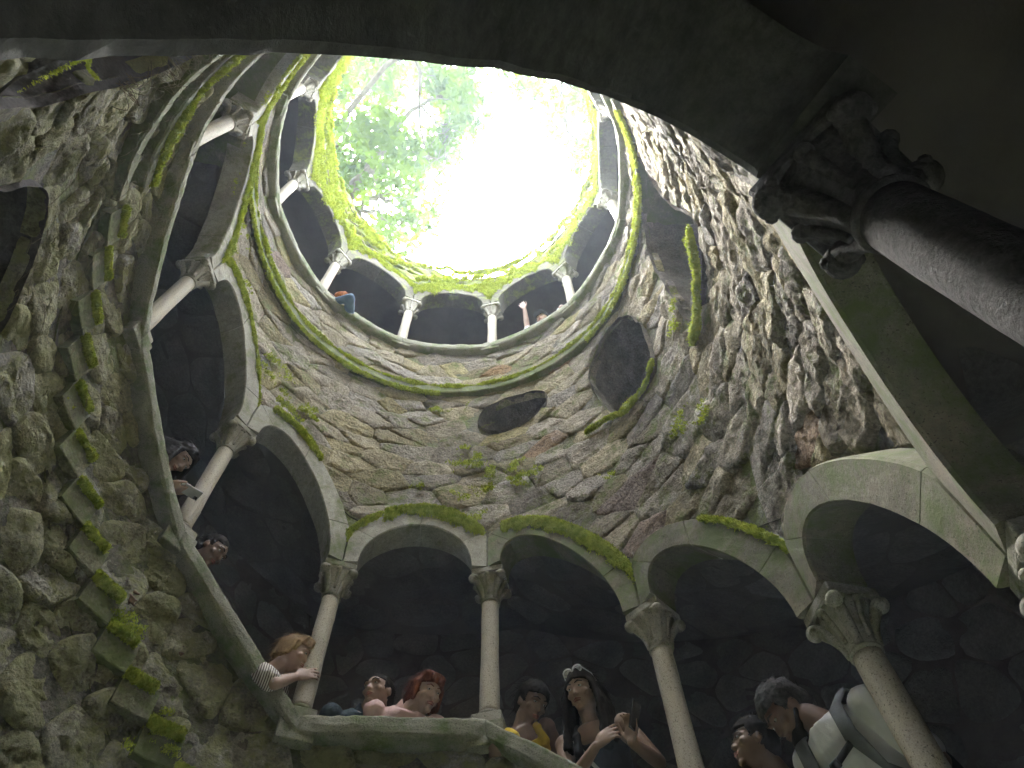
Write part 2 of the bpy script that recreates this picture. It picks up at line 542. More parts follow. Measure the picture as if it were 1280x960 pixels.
def masonry(parent, cells, mats, gap=0.012, nseg=30, nring=7, bulge=0.025, rough=0.02, keep=None, cons=constrain,
            place=None, maxn=300, name='stone', seed0=0, freq=9.0, skip=None, base_d=0.03, tilt=0.25, rnd=1, order=None):
    items = []
    for i, (p, poly) in enumerate(cells):
        c = poly.mean(0)
        s = c[0] / KX
        if keep and not keep(c[0], c[1]): continue
        items.append((p, poly, i))
    if order: items.sort(key=lambda t: order(t[1].mean(0)))
    extra = MB(); cnt = 0
    for j, (p, poly, i) in enumerate(items):
        c = poly.mean(0)
        r_ = stone_mesh(poly, gap, nseg, nring, bulge(c[0] / KX) if callable(bulge) else bulge, rough(c[0] / KX) if callable(rough) else rough, cons, seed0 + i, freq=freq, base_d=base_d, tilt=tilt, rnd=rnd)
        if r_ is None: continue
        Xa, Ya, da, F = r_
        V = place(Xa, Ya, da)
        m = mats(c[0], c[1]) if callable(mats) else mats
        if cnt < maxn:
            mesh_obj(name, V, F, m, parent); cnt += 1
        else:
            extra.add(V, F)
    if extra.n:
        tag(extra.build(name + '_courses', mats if not callable(mats) else M['rubble'], parent), kind='stuff')
    return cnt


def placeW(X, Y, d): return W(X / KX, Y, d)


def keep_wall(x, y):
    s = x / KX
    if y < zlo(s) + 0.015 or y > zhi(s) - 0.02: return False
    for q in WPOLY.values():
        if inside(q, np.array([x]), np.array([y]))[0]: return False
    return True


def backing(name, s0, s1, parent, mt, step=0.03, dmean=0.028):
    """the mortar face behind the stones, with the window openings left out"""
    ns = int((s1 - s0) * KX / step) + 1
    S = np.linspace(s0, s1, ns); lo, hi = zlo(S) - 0.05, zhi(S)
    nz = int((hi - lo).max() / step) + 2
    T = np.linspace(0, 1, nz)
    X = np.repeat((S * KX)[:, None], nz, 1); Y = lo[:, None] + (hi - lo)[:, None] * T[None]
    ins = np.zeros(X.shape, bool); X2, Y2 = X.copy(), Y.copy()
    for q in WPOLY.values():
        m = inside(q, X, Y)
        if m.any():
            ins |= m
            px, py, _ = project(q, X[m], Y[m]); X2[m] = px; Y2[m] = py
    F = gridF(ns, nz)
    F = F[~ins.ravel()[F].all(1)]
    d = dmean + 0.010 * fbm(np.stack([X * 7, Y * 7, X * 0 + 2.5], -1), 4)
    return mesh_obj(name, W(X2 / KX, Y2, d), F, mt, parent)


def reveal(name, q, depth, parent, mt, mb):
    """rough sides and back of an opening in the wall"""
    q = resample(q, 72); n = len(q); D_ = np.linspace(-0.015, depth, 14)
    X = np.repeat(q[:, :1], len(D_), 1); Y = np.repeat(q[:, 1:], len(D_), 1)
    d = np.repeat(D_[None], n, 0)
    c = q.mean(0)
    nz = 0.035 * fbm(np.stack([X * 8, Y * 8, d * 8], -1), 4, True) * np.clip(d / 0.06, 0, 1)
    X = X + (X - c[0]) * nz * 2; Y = Y + (Y - c[1]) * nz * 2
    mesh_obj('reveal', W(X / KX, Y, d), gridF(n, len(D_), wrap=True), mt, parent)
    rho = np.linspace(1, 0.05, 12)
    X = c[0] + (q[:, :1] - c[0]) * rho[None] * 1.06; Y = c[1] + (q[:, 1:] - c[1]) * rho[None] * 1.06
    d = depth - 0.02 + 0.06 * fbm(np.stack([X * 5, Y * 5, X * 0], -1), 4)
    V = W(X / KX, Y, d)
    F = gridF(n, 12, wrap=True)
    mesh_obj('back_wall', V, F, mb, parent)


# the three turns of rubble wall -------------------------------------------------
wall_top = empty('shaft_wall', W(-16.5, 9.8), label='mossy rubble wall ringing the mouth of the well above the top arcade', cat='wall')
wall_mid = empty('shaft_wall', W(-6, 5.0), label='tall bare rubble wall across the middle of the well, below the top arcade', cat='wall')
wall_low = empty('shaft_wall', W(2.2, 2.0), label='rough rubble wall at lower left, under the stepped stone edge', cat='wall')

backing('mortar_face', -22, -11, wall_top, M['mortar'], step=0.05)
backing('mortar_face', -11, -0.45, wall_mid, M['mortar'], step=0.03, dmean=0.030)
backing('mortar_face', -0.45, 5.3, wall_low, M['mortar'], step=0.03)

cells = voronoi(-11 * KX, -0.45 * KX, 2.0, 8.0, 0.36, 0.22, seed=3)
RED = mat('rust_stone', (0.38, 0.26, 0.17), (0.27, 0.19, 0.13), scale=9, bump=1.0, bscale=34, dist=0.05, grit=0.45, rand=0.15)


def mid_mat(x, y):
    h = (math.sin(x * 127.1 + y * 311.7) * 43758.5) % 1
    return RED if h < 0.03 else M['rubble']


def mid_order(c):           # those in view first
    s = c[0] / KX + 11
    return 0 if 0.2 < s < 8.6 else 1


mb_ = lambda s: float(np.interp(s, [-5.0, -3.5], [0.018, 0.024]))
mr_ = lambda s: float(np.interp(s, [-5.0, -3.5], [0.017, 0.034]))
masonry(wall_mid, cells, mid_mat, keep=lambda x, y: keep_wall(x, y), place=placeW, bulge=mb_, rough=mr_, maxn=300, seed0=100, nseg=40, nring=12,
        order=mid_order, gap=-0.010, rnd=0, freq=11, tilt=0.14)
cells = voronoi(-0.45 * KX, 5.3 * KX, -0.6, 5.4, 0.27, 0.25, seed=8)
masonry(wall_low, cells, M['rubble_left'], keep=keep_wall, place=placeW, bulge=0.015, rough=0.023, maxn=290, seed0=2000, nseg=48, nring=13, gap=-0.006, rnd=1, freq=15,
        order=lambda c: -c[1] + P(c[0] / KX))
cells = voronoi(-22 * KX, -11 * KX, 7.5, 11.3, 0.26, 0.16, seed=5)
masonry(wall_top, cells, M['rubble_top'], keep=keep_wall, place=placeW, bulge=0.02, rough=0.02, maxn=280, seed0=5000, nseg=18, nring=4,
        order=lambda c: abs(c[0] / KX + 11 + 6.5))
for nm, dp in (('door', 0.95), ('slot', 0.4), ('tall', 0.9)):
    w_ = empty('wall_opening', W(np.mean([p[0] for p in WINDOWS[nm]]), min(p[1] for p in WINDOWS[nm])), cat='opening',
               label={'door': 'large slanting opening in the middle rubble wall with moss on its lower edge',
                      'slot': 'low wide slot in the rubble wall, leftmost of the three openings',
                      'tall': 'tall narrow opening high in the right rubble wall with a bright moss edge'}[nm])
    reveal(nm, WPOLY[nm], dp, w_, M['reveal'], M['reveal'])
for nm in ('left', 'top_left'):
    w_ = empty('wall_opening', W(np.mean([p[0] for p in WINDOWS[nm]]), min(p[1] for p in WINDOWS[nm])), cat='opening',
               label={'left': 'dark opening at the left edge beside the stepped stones',
                      'top_left': 'dark opening at top left with root threads across it'}[nm])
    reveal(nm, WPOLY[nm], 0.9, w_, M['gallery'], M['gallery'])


# ------------------------------------------------------------------ galleries: floor, ceiling, back wall
def sheet(name, s0, s1, dz, d0, d1, mt, nd=6, step=0.06, fn=P, label=None):
    ns = int((s1 - s0) * KX / step) + 2; S = np.linspace(s0, s1, ns); D_ = np.linspace(d0, d1, nd)
    SS, DD = np.meshgrid(S, D_, indexing='ij')
    return tag(mesh_obj(name, W(SS, fn(SS) + dz, DD), gridF(ns, nd), mt), kind='structure')


GD = 1.15                                     # gallery depth
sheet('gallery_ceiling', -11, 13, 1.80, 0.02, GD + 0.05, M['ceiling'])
sheet('gallery_floor', -11, 13, -1.12, 0.02, GD + 0.05, M['step'])


ceil = bpy.data.objects['gallery_ceiling']
for ci, (a, b_) in enumerate(((0.0, 5.2), (5.2, 8.0))):
    cl = voronoi(a * KX, b_ * KX, 0.18, GD, 0.28 if ci == 0 else 0.34, 0.30, seed=70 + ci)
    masonry(ceil, cl, M['gallery'], gap=0.003, nseg=24, nring=4, bulge=0.008, rough=0.016, cons=lambda X, Y: (X, np.clip(Y, 0.17, GD)),
            keep=lambda x, y: 0.2 < y < 1.15, place=lambda X, Y, d: W(X / KX, P(X / KX) + 1.80 + d, Y), base_d=0.004, seed0=15000 + 900 * ci, tilt=0.05, freq=6)


def vert_sheet(name, s0, s1, lo, hi, d, mt, step=0.08, nz=30, kind=True, parent=None, amp=0.0):
    ns = int((s1 - s0) * KX / step) + 2; S = np.linspace(s0, s1, ns); T = np.linspace(0, 1, nz)
    SS, TT = np.meshgrid(S, T, indexing='ij')
    H = P(SS) + lo + (hi - lo) * TT
    V = W(SS, H, d + amp * fbm(np.stack([SS * 5, H * 5, SS * 0], -1), 3))
    o = mesh_obj(name, V, gridF(ns, nz), mt, parent)
    if kind: tag(o, kind='structure')
    return o


GW = [(-11, -2.6, 'back wall of the top gallery behind the highest columns'),
      (-2.6, 1.2, 'back wall of flat rubble stones in the gallery at upper left'),
      (1.2, 4.4, 'back wall of big flat stones behind the sloping arcade at left'),
      (4.4, 9.2, 'dark back wall of the lower gallery behind the people'),
      (9.2, 13, 'back wall of the gallery round the camera')]
for gi, (a, b_, lab) in enumerate(GW):
    g = empty('gallery_wall', W((a + b_) / 2, P((a + b_) / 2) - 0.9, GD), label=lab, cat='wall')
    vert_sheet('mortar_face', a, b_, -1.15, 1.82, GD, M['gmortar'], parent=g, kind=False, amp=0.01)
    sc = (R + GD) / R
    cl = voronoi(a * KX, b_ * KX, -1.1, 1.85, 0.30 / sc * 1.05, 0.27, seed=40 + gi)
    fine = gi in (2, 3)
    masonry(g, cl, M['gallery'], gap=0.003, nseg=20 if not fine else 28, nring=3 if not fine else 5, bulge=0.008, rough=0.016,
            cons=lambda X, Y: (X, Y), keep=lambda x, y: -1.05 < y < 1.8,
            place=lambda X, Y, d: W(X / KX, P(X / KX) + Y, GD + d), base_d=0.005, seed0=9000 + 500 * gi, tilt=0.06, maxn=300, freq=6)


# parapet: rough inner face towards the gallery, and one coping stone to a bay
def coping(parent, a, b_, mt, chord=0.0):
    ns = 26; S = np.linspace(a + 0.002, b_ - 0.002, ns)
    prof = [(0.20, -0.13), (0.20, -0.012), (0.19, 0.0), (-0.035, 0.0), (-0.05, -0.014), (-0.052, -0.06), (-0.05, -0.105), (-0.036, -0.125), (0.0, -0.13)]
    pr = np.array(prof)
    # densify front
    q = [pr[0]]
    for i in range(len(pr) - 1):
        m = 4 if 2 <= i <= 6 else 1
        for t in range(1, m + 1): q.append(pr[i] + (pr[i + 1] - pr[i]) * t / m)
    pr = np.array(q); m = len(pr)
    SS = np.repeat(S[:, None], m, 1); DD = np.repeat(pr[None, :, 0], ns, 0); ZZ = np.repeat(pr[None, :, 1], ns, 0)
    Pz = P(a + 1e-6) + (P(b_ - 1e-6) - P(a + 1e-6)) * (SS - a) / (b_ - a)
    V = W(SS, Pz + ZZ, DD, chord)
    n_ = fbm(V * 14, 4, True) * 0.010 + fbm(V * 4, 2) * 0.008
    cen = W(SS, Pz - 0.06, 0.08 + 0 * SS, chord)
    dirv = (V - cen); dirv /= np.linalg.norm(dirv, axis=-1)[..., None]
    V = V + dirv * n_[..., None]
    F = gridF(ns, m).tolist() + [[i for i in range(m)], [(ns - 1) * m + i for i in range(m)][::-1]]
    # close underside
    F += [[i * m + m - 1, (i + 1) * m + m - 1, (i + 1) * m, i * m] for i in range(ns - 1)]
    return mesh_obj('coping_stone', V.reshape(-1, 3), F, mt, parent)


def chordf(s):
    return {3: 0.9, 4: 1.0, 5: 1.0, 6: 1.0, 7: 1.0, 8: 0.65, 9: 0.22}.get(int(s), 0.6 if 1 <= s < 3 else 0.3 if s < -2 else 0.0 if s < 9 else 1.0)


PAR = [(-11, -3, 'thin stone parapet ringing the top gallery under the highest columns'),
       (-3, 0, 'parapet sloping down from the top gallery'),
       (0, 1, 'level parapet at top left under the first column'),
       (1, 4, 'parapet curving steeply down the left side below the leaning woman with the phone'),
       (4, 5, 'level granite parapet below the man in pink and the dark haired man'),
       (5, 8, 'parapet running down to the lower right in front of the woman in black'),
       (8, 9, 'level parapet near the camera at right'),
       (9, 12, 'parapet falling away beneath the camera')]
for a, b_, lab in PAR:
    o = empty('parapet', W((a + b_) / 2, P((a + b_) / 2) - 0.9), label=lab, cat='parapet')
    for k in range(a, b_):
        coping(o, k, k + 1, M['coping'], chordf(k))
    vert_sheet('inner_face', a, b_, -1.12, -0.12, 0.18, M['step'], parent=o, kind=False, nz=8)


# ------------------------------------------------------------------ arches
def arch(k, mt, spring_mt=None):
    ch = chordf(k)
    o = empty('stone_arch', W(k + 0.5, P(k + 0.5) + 1.24))
    P0, P1 = float(P(k)), float(P(k + 1))
    def lin(u):
        a = (P0 + (P1 - P0) * u)
        if abs(P1 - P0) < 0.3: return a
        return a
    def lin_in(u):
        t = np.clip((u - 0.105) / 0.79, 0, 1)
        return P0 + (P1 - P0) * t * (1 - 0.0 * t)
    F0, BK = -0.055, 0.165
    if k >= 9: BK = 0.2
    if k == 8: BK = 0.09
    def inner(t):
        # t 0..1 : vertical start, elliptical, vertical end
        a = PI * t
        return 0.5 - 0.395 * np.cos(a), 1.24 + 0.43 * np.sin(a)
    def outer(t):
        tt = np.asarray(t, float)
        u = np.where(tt < 0.14, 0.0, np.where(tt > 0.86, 1.0, (tt - 0.14) / 0.72))
        uu = np.clip(u, 0.0, 1.0)
        u2 = 0.5 - 0.5 * np.cos(PI * uu)
        z = 1.55 + 0.34 * np.clip(np.sin(PI * u2), 0, 1) ** 0.6
        z = np.where(tt < 0.14, 1.24 + 0.31 * tt / 0.14, np.where(tt > 0.86, 1.24 + 0.31 * (1 - tt) / 0.14, z))
        return u2 * 0.996 + 0.002, z
    cuts = [0.0, 0.20, 0.5, 0.80, 1.0]
    for a, b_ in zip(cuts[:-1], cuts[1:]):
        g = 0.0015 if k < 8 else 0.0
        T = np.unique(np.r_[np.linspace(a + (g if a > 0 else 0), b_ - (g if b_ < 1 else 0), 12), [x for x in (0.14, 0.86) if a < x < b_]])
        ui, zi = inner(T); uo, zo = outer(T)
        zi = zi + lin_in(ui) - lin(ui)
        nr = 7; J = np.linspace(0, 1, nr)
        U = ui[:, None] + (uo - ui)[:, None] * J; Z = zi[:, None] + (zo - zi)[:, None] * J
        loops = []                       # cross-section: soffit back->front, face, extrados front->back
        sec_u = [ui, ui]; n = len(T)
        cols = [(ui, zi, BK)] + [(ui, zi, BK + (F0 + 0.012 - BK) * f) for f in (0.5, 1.0)]
        for jj, j in enumerate(J):
            e = 0.012 if jj in (0, nr - 1) else 0
            cols.append((ui + (uo - ui) * (j if not e else (0.045 if jj == 0 else 0.955)), zi + (zo - zi) * (j if not e else (0.045 if jj == 0 else 0.955)), F0))
        cols.append((uo, zo, F0 + 0.012)); cols.append((uo, zo, BK))
        UU = np.stack([c[0] for c in cols], 1); ZZ = np.stack([c[1] for c in cols], 1); DD = np.stack([np.full(n, c[2]) for c in cols], 1)
        V = W(k + np.clip(UU, 0.001, 0.999), lin(UU) + ZZ, DD, ch)
        V = V + (0.007 * fbm(V * 9, 4))[..., None] * np.array([1, 1, 0.4])
        m = V.shape[1]
        F = gridF(n, m, off=0).tolist()
        F += [[i * m + m - 1, (i + 1) * m + m - 1, (i + 1) * m, i * m] for i in range(n - 1)]
        F += [[i for i in range(m)], [(n - 1) * m + i for i in range(m)][::-1]]
        ob = mesh_obj('voussoir', V.reshape(-1, 3), F, mt, o, smooth=False)
    # the plain wall over the arch on the gallery side
    return o


ARL = {-11: 'arch at the left start of the top arcade', -10: 'second arch of the top arcade from upper left', -9: 'top arcade arch beside the tree side, third from upper left',
       -8: 'top arcade arch over the person in orange', -7: 'top arcade arch right of the one over the person in orange', -6: 'middle arch of the top arcade, straight across',
       -5: 'top arcade arch over the raised arm', -4: 'top arcade arch at the right, past the raised arm', -3: 'highest right arch where the top arcade starts down',
       -2: 'sloping arch above the near edge, second below the top arcade', -1: 'sloping arch above the near edge, last before the level bay',
       0: 'level arch at top left behind the near arch', 1: 'sloping arch above the second column at left', 2: 'sloping arch over the woman with the phone',
       3: 'sloping arch over the man in shadow at left', 4: 'level pale arch with moss on its crown over the red haired man',
       5: 'sloping arch with moss on its right shoulder over the woman in black', 6: 'green stained arch over the boy and the backpack man',
       7: 'large green stained arch at lower right', 8: 'long green arch face seen edge on at right', 9: 'dark near arch across the top of the view',
       10: 'arch falling away behind the camera', 11: 'arch below and behind the camera'}
for k in range(-11, 12):
    o = arch(k, M['mossy'] if k < -2 else M['shaded'] if k in (9, 10, 11) else M['dressed_green'] if k in (5, 6, 7, 8) else M['dressed'])
    tag(o, ARL[k], 'arch', 'arches of the spiral arcade')

# ------------------------------------------------------------------ columns
def make_column():
    c = empty('stone_column')
    V, F = box(-0.105, 0.105, -0.105, 0.105, -0.16, -0.01, 0.008); mesh_obj('seat_block', V, F, M['coping'], c, smooth=False, local=True)
    V, F = box(-0.088, 0.088, -0.088, 0.088, -0.0101, 0.06, 0.006); mesh_obj('plinth', V, F, M['capital'], c, smooth=False, local=True)
    prof = [(0.05, 0.0605)] + [(0.064 + 0.016 * math.cos(t), 0.078 + 0.016 * math.sin(t)) for t in np.linspace(-PI / 2, PI / 2, 7)] + [(0.058, 0.1)]
    V, F = lathe(prof, 28); mesh_obj('base_ring', V, F, M['capital'], c, local=True)
    prof = [(0.0595 - 0.003 * t + 0.0015 * math.sin(t * 9), 0.095 + (0.967 - 0.095) * t) for t in np.linspace(0, 1, 30)]
    V, F = lathe(prof, 28); V = np.array(V); V[:, :2] *= (1 + 0.02 * fbm(V * 16, 3))[:, None]
    mesh_obj('shaft', V, F, M['shaft'], c, local=True)
    cap = empty('capital'); cap.parent = c
    prof = [(0.056 + 0.011 * math.sin(t) ** 1, 0.977 - 0.011 * math.cos(t)) for t in np.linspace(0.1, PI - 0.1, 7)]
    V, F = lathe(prof, 28); mesh_obj('neck_ring', V, F, M['capital'], cap, local=True)
    prof = [(0.057 + 0.045 * (t ** 1.6), 0.985 + 0.205 * t) for t in np.linspace(0, 1, 10)]
    V, F = lathe(prof, 32, sq=lambda z: max(0, (z - 1.0) / 0.2) * 0.55)
    mesh_obj('bell', V, F, M['capital'], cap, local=True)
    for i in range(4):
        a = PI / 4 + i * PI / 2
        u = np.array([math.cos(a), math.sin(a), 0.0]); v = np.array([-u[1], u[0], 0.0])
        mb = MB()
        # leaf rising from the neck and curling out into a round volute
        path = [u * (0.058 + 0.012 * t + 0.062 * t ** 2.5) + np.array([0, 0, 0.99 + 0.17 * t]) for t in np.linspace(0, 1, 9)]
        rad = [0.016 + 0.012 * t for t in np.linspace(0, 1, 9)]
        mb.add(*tube(path, rad, 8))
        cc = u * 0.137 + np.array([0, 0, 1.152])
        mb.add(*ball(cc, (0.036, 0.036, 0.034), 14, 9))
        for sgn in (-1, 1):
            mb.add(*ball(cc + v * sgn * 0.030, (0.014, 0.014, 0.014), 8, 6))
        mb.build('volute', M['capital'], cap, local=True)
        a = i * PI / 2
        u = np.array([math.cos(a), math.sin(a), 0.0])
        mb = MB(); mb.add(*ball(u * 0.106 + np.array([0, 0, 1.166]), (0.02, 0.02, 0.019), 10, 7))
        mb.add(*tube([u * (0.066 + 0.036 * t ** 2) + np.array([0, 0, 1.02 + 0.14 * t]) for t in np.linspace(0, 1, 6)], [0.009 + 0.007 * t for t in np.linspace(0, 1, 6)], 6))
        mb.build('bud', M['capital'], cap, local=True)
    V, F = box(-0.112, 0.112, -0.112, 0.112, 1.19, 1.238, 0.007)
    mesh_obj('abacus', V, F, M['dressed'], cap, smooth=False, local=True)
    return c


def copy_tree(o, parent=None):
    c = o.copy(); COL.objects.link(c)
    if parent is not None: c.parent = parent
    for ch in list(o.children):
        copy_tree(ch, c)
    return c


col0 = make_column()
CLAB = {-11: 'column at the left end of the top arcade', -10: 'top arcade column with pale capital at upper left', -9: 'upper left short column of the top arcade below the pale capital',
        -8: 'top arcade column left of the person in orange', -7: 'top arcade column, first left of the middle bay', -6: 'top arcade column at the right of the middle bay',
        -5: 'top arcade column right of the raised arm', -4: 'small top arcade column at the far right', -3: 'top arcade column half hidden under the near arch',
        -2: 'column on the slope behind the near arch', -1: 'lower column on the slope behind the near arch', 0: 'column hidden above the near edge at top left',
        1: 'thick looking column at upper left beneath the near arch', 2: 'slanting column at left above the woman with the phone', 3: 'column between the woman with the phone and the shadowed man',
        4: 'column held by the person in the striped shirt', 5: 'upright column in the middle beside the woman in yellow', 6: 'column right of the woman in black',
        7: 'column in front of the man with the backpack', 8: 'column at the right edge with two pale volutes', 9: 'big dark near column crossing the upper right corner',
        10: 'column behind the camera', 11: 'column below and behind the camera'}
first = True
for k in range(-11, 12):
    c = col0 if first else copy_tree(col0)
    first = False
    c.location = W(k, P(k), 0.055)
    if k == 9: c.location = Vector(c.location) + Vector((-0.012, 0.04, 0.0))
    c.rotation_euler = (0, 0, -float(phi(k)))
    tag(c, CLAB[k], 'column', 'columns of the spiral arcade')
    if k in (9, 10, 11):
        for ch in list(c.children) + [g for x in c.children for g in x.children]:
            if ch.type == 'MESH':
                ch.material_slots[0].link = 'OBJECT'; ch.material_slots[0].material = M['wet_shaded']


# ------------------------------------------------------------------ ledges under the parapets and the stepped ends of the stair
def ledge(name, s0, s1, zf, hgt, proud, mt, parent=None, lab=None, back=0.06):
    ns = int((s1 - s0) * KX / 0.03) + 2; S = np.linspace(s0, s1, ns)
    pr = np.array([(back, 0), (0.0, 0.0), (-proud + 0.01, 0.0), (-proud, -0.012), (-proud, -hgt * 0.5), (-proud, -hgt + 0.012), (-proud + 0.01, -hgt), (0.0, -hgt), (back, -hgt)])
    m = len(pr)
    SS = np.repeat(S[:, None], m, 1); DD = np.repeat(pr[None, :, 0], ns, 0)
    ZZ = zf(S)[:, None] + pr[None, :, 1]
    V = W(SS, ZZ, DD); V = V + (0.007 * fbm(V * 9, 3))[..., None]
    F = gridF(ns, m).tolist() + [list(range(m)), [(ns - 1) * m + i for i in range(m)][::-1]]
    return mesh_obj(name, V.reshape(-1, 3), F, mt, parent, smooth=False)


def zA(s): return np.interp(s, [-11, -9, -8, -4.6, -4, -2.6], [7.16, 7.08, 6.90, 6.80, 6.95, 6.98])
def zB(s): return np.interp(s, [-1, 2], [4.63, 4.63])


o = empty('stone_ledge', W(-6, 6.8), label='mossy stone ledge curving under the top parapet', cat='ledge')
for a in np.arange(-11, -2.6, 0.5):
    ledge('ledge_stone', a + 0.002, min(a + 0.498, -2.6), zA, 0.13, 0.05, M['step'], o)
o = empty('stone_ledge', W(0.4, 4.2), label='double banded stone ledge at upper left with a line of moss along it', cat='ledge')
for a in np.arange(-0.4, 1.05, 0.49):
    ledge('ledge_stone', a + 0.002, min(a + 0.488, 1.1), zB, 0.14, 0.045, M['step'], o)
    ledge('ledge_stone', a + 0.002, min(a + 0.488, 1.1), lambda s: zB(s) - 0.37, 0.11, 0.05, M['step'], o)

def steps(s0, n, top0, lab, parent_lab):
    o = empty('stone_stair', W(s0, top0), label=parent_lab, cat='stairs')
    for i in range(n):
        a = s0 + 0.196 * i; t = top0 - 0.1665 * i
        S = np.linspace(a + 0.002, a + 0.200, 6); D_ = np.array([-0.03, -0.027, 0.2, 0.6, GD - 0.02])
        V = []
        for z in (t, t - 0.008, t - 0.166, t - 0.174):
            dd = D_.copy(); dd[0] = -0.03 if z in (t - 0.008, t - 0.166) else -0.024
            V.append(W(S[:, None], z, dd[None]))
        V = np.stack(V, 2)            # s, d, z
        ns, nd, nz = V.shape[:3]
        idx = lambda i_, j, k: (i_ * nd + j) * nz + k
        F = []
        for i_ in range(ns - 1):
            for j in range(nd - 1):
                F.append([idx(i_, j, 0), idx(i_ + 1, j, 0), idx(i_ + 1, j + 1, 0), idx(i_, j + 1, 0)])
                F.append([idx(i_, j, nz - 1), idx(i_, j + 1, nz - 1), idx(i_ + 1, j + 1, nz - 1), idx(i_ + 1, j, nz - 1)])
            for k in range(nz - 1):
                F.append([idx(i_, 0, k), idx(i_, 0, k + 1), idx(i_ + 1, 0, k + 1), idx(i_ + 1, 0, k)])
        for k in range(nz - 1):
            for j in range(nd - 1):
                F.append([idx(0, j, k), idx(0, j + 1, k), idx(0, j + 1, k + 1), idx(0, j, k + 1)])
                F.append([idx(ns - 1, j, k), idx(ns - 1, j, k + 1), idx(ns - 1, j + 1, k + 1), idx(ns - 1, j + 1, k)])
        VV = V.reshape(-1, 3); VV = VV + (0.004 * fbm(VV * 12, 3))[:, None]
        mesh_obj('step', VV, F, M['step'], o, smooth=False)
    return o


steps(1.14, 15, 4.31, '', 'stone steps whose square ends show down the left wall, each edged with moss')
steps(5.14, 15, 1.78, '', 'stone steps behind the parapet at lower right')

# ------------------------------------------------------------------ ground round the mouth, bottom of the well
def annulus(name, radii, zs, mt, n=96, closed=False):
    V = []
    for r_, z_ in zip(radii, zs):
        for i in range(n):
            a = 2 * PI * i / n
            V.append((r_ * math.cos(a), r_ * math.sin(a), z_ + (0.1 * math.sin(a * 5) if r_ > 2.6 else 0)))
    F = [[j * n + i, j * n + (i + 1) % n, (j + 1) * n + (i + 1) % n, (j + 1) * n + i] for j in range(len(radii) - 1) for i in range(n)]
    if closed: F.append(list(range(n)))
    return tag(mesh_obj(name, V, F, mt), kind='structure')


annulus('ground', [2.0, 2.4, 3.2, 5, 9, 20, 31], [Z0 + 10.0, Z0 + 10.1, Z0 + 10.2, Z0 + 10.2, Z0 + 10.0, Z0 + 9.5, Z0 + 9], M['soil'])
annulus('well_floor', [R + 1.3, 1.0, 0.05], [0.0, 0.0, 0.0], M['step'], closed=True)
# rim capping: uneven stones on the mouth
S = np.linspace(-22, -11, 260); D_ = np.linspace(0.0, 0.45, 8)
SS, DD = np.meshgrid(S, D_, indexing='ij')
HH = np.interp(SS, np.array(RIMK) - 11, RIMH) + 0.05 * fbm(np.stack([SS * 6, DD * 6, SS * 0], -1), 4) - np.clip(DD - 0.3, 0, 1) * 1.5 - 0.03 * (DD < 0.01)
mesh_obj('wall_cap', W(SS, HH, DD), gridF(len(S), 8), M['rubble_top'], wall_top)

# ------------------------------------------------------------------ moss: real tufts of tiny blades
def tufts(C, size, up, n_per, rg, spread):
    """blades: C centres (n,3), up (n,3) growing direction"""
    n = len(C) * n_per
    C = np.repeat(C, n_per, 0) + rg.normal(0, 1, (n, 3)) * spread
    U = np.repeat(up, n_per, 0) + rg.normal(0, 0.55, (n, 3)); U /= np.linalg.norm(U, axis=1)[:, None]
    A = rg.normal(0, 1, (n, 3)); A -= U * (A * U).sum(1)[:, None]; A /= np.linalg.norm(A, axis=1)[:, None]
    L = size * rg.uniform(0.5, 1.4, n)[:, None]; w = L * 0.28
    V = np.stack([C - A * w, C + A * w, C + U * L], 1).reshape(-1, 3)
    F = np.arange(n * 3).reshape(-1, 3)
    return V, F


def nrm_in(s):            # towards the axis
    p = phi(s)
    return np.stack([-np.sin(p), -np.cos(p), 0 * p], -1)


def moss_obj(name, Cs, Us, mt, label, size=0.014, n_per=5, seed=0, spread=0.006):
    rg = np.random.default_rng(seed)
    V, F = tufts(np.concatenate(Cs), size, np.concatenate(Us), n_per, rg, spread)
    o = mesh_obj(name, V, F, mt, smooth=False)
    return tag(o, label, 'moss', None, 'stuff')


def strip(s0, s1, zf, d0, rad, dens, rg, patch=0.0, seed=0, droop=0.0, zjit=0.0, chord=0.0):
    """moss cushion along a line on the wall: centres and directions"""
    n = int(abs(s1 - s0) * KX * dens)
    s = rg.uniform(s0, s1, n)
    k = fbm(np.stack([s * 5, s * 0 + seed, s * 0], -1), 4) + 0.5 * fbm(np.stack([s * 21, s * 0 + seed + 9, s * 0], -1), 2)
    t = np.clip(0.75 + 0.9 * k - patch, 0, 1.6)
    m = rg.uniform(0, 1, n) < np.clip(t * 2, 0, 1)
    s, t = s[m], t[m]; n = len(s)
    a = rg.uniform(0, 2 * PI, n); r_ = rad * t * np.sqrt(rg.uniform(0.2, 1, n))
    d = d0 - np.abs(np.cos(a)) * r_; z = zf(s) + np.sin(a) * r_ - droop * rg.uniform(0, 1, n) ** 2 * t
    if zjit: z = z + rg.normal(0, zjit, n)
    C = W(s, z, d, chord)
    U = nrm_in(s) * 0.9 + np.array([0, 0, 0.8])
    return C, U


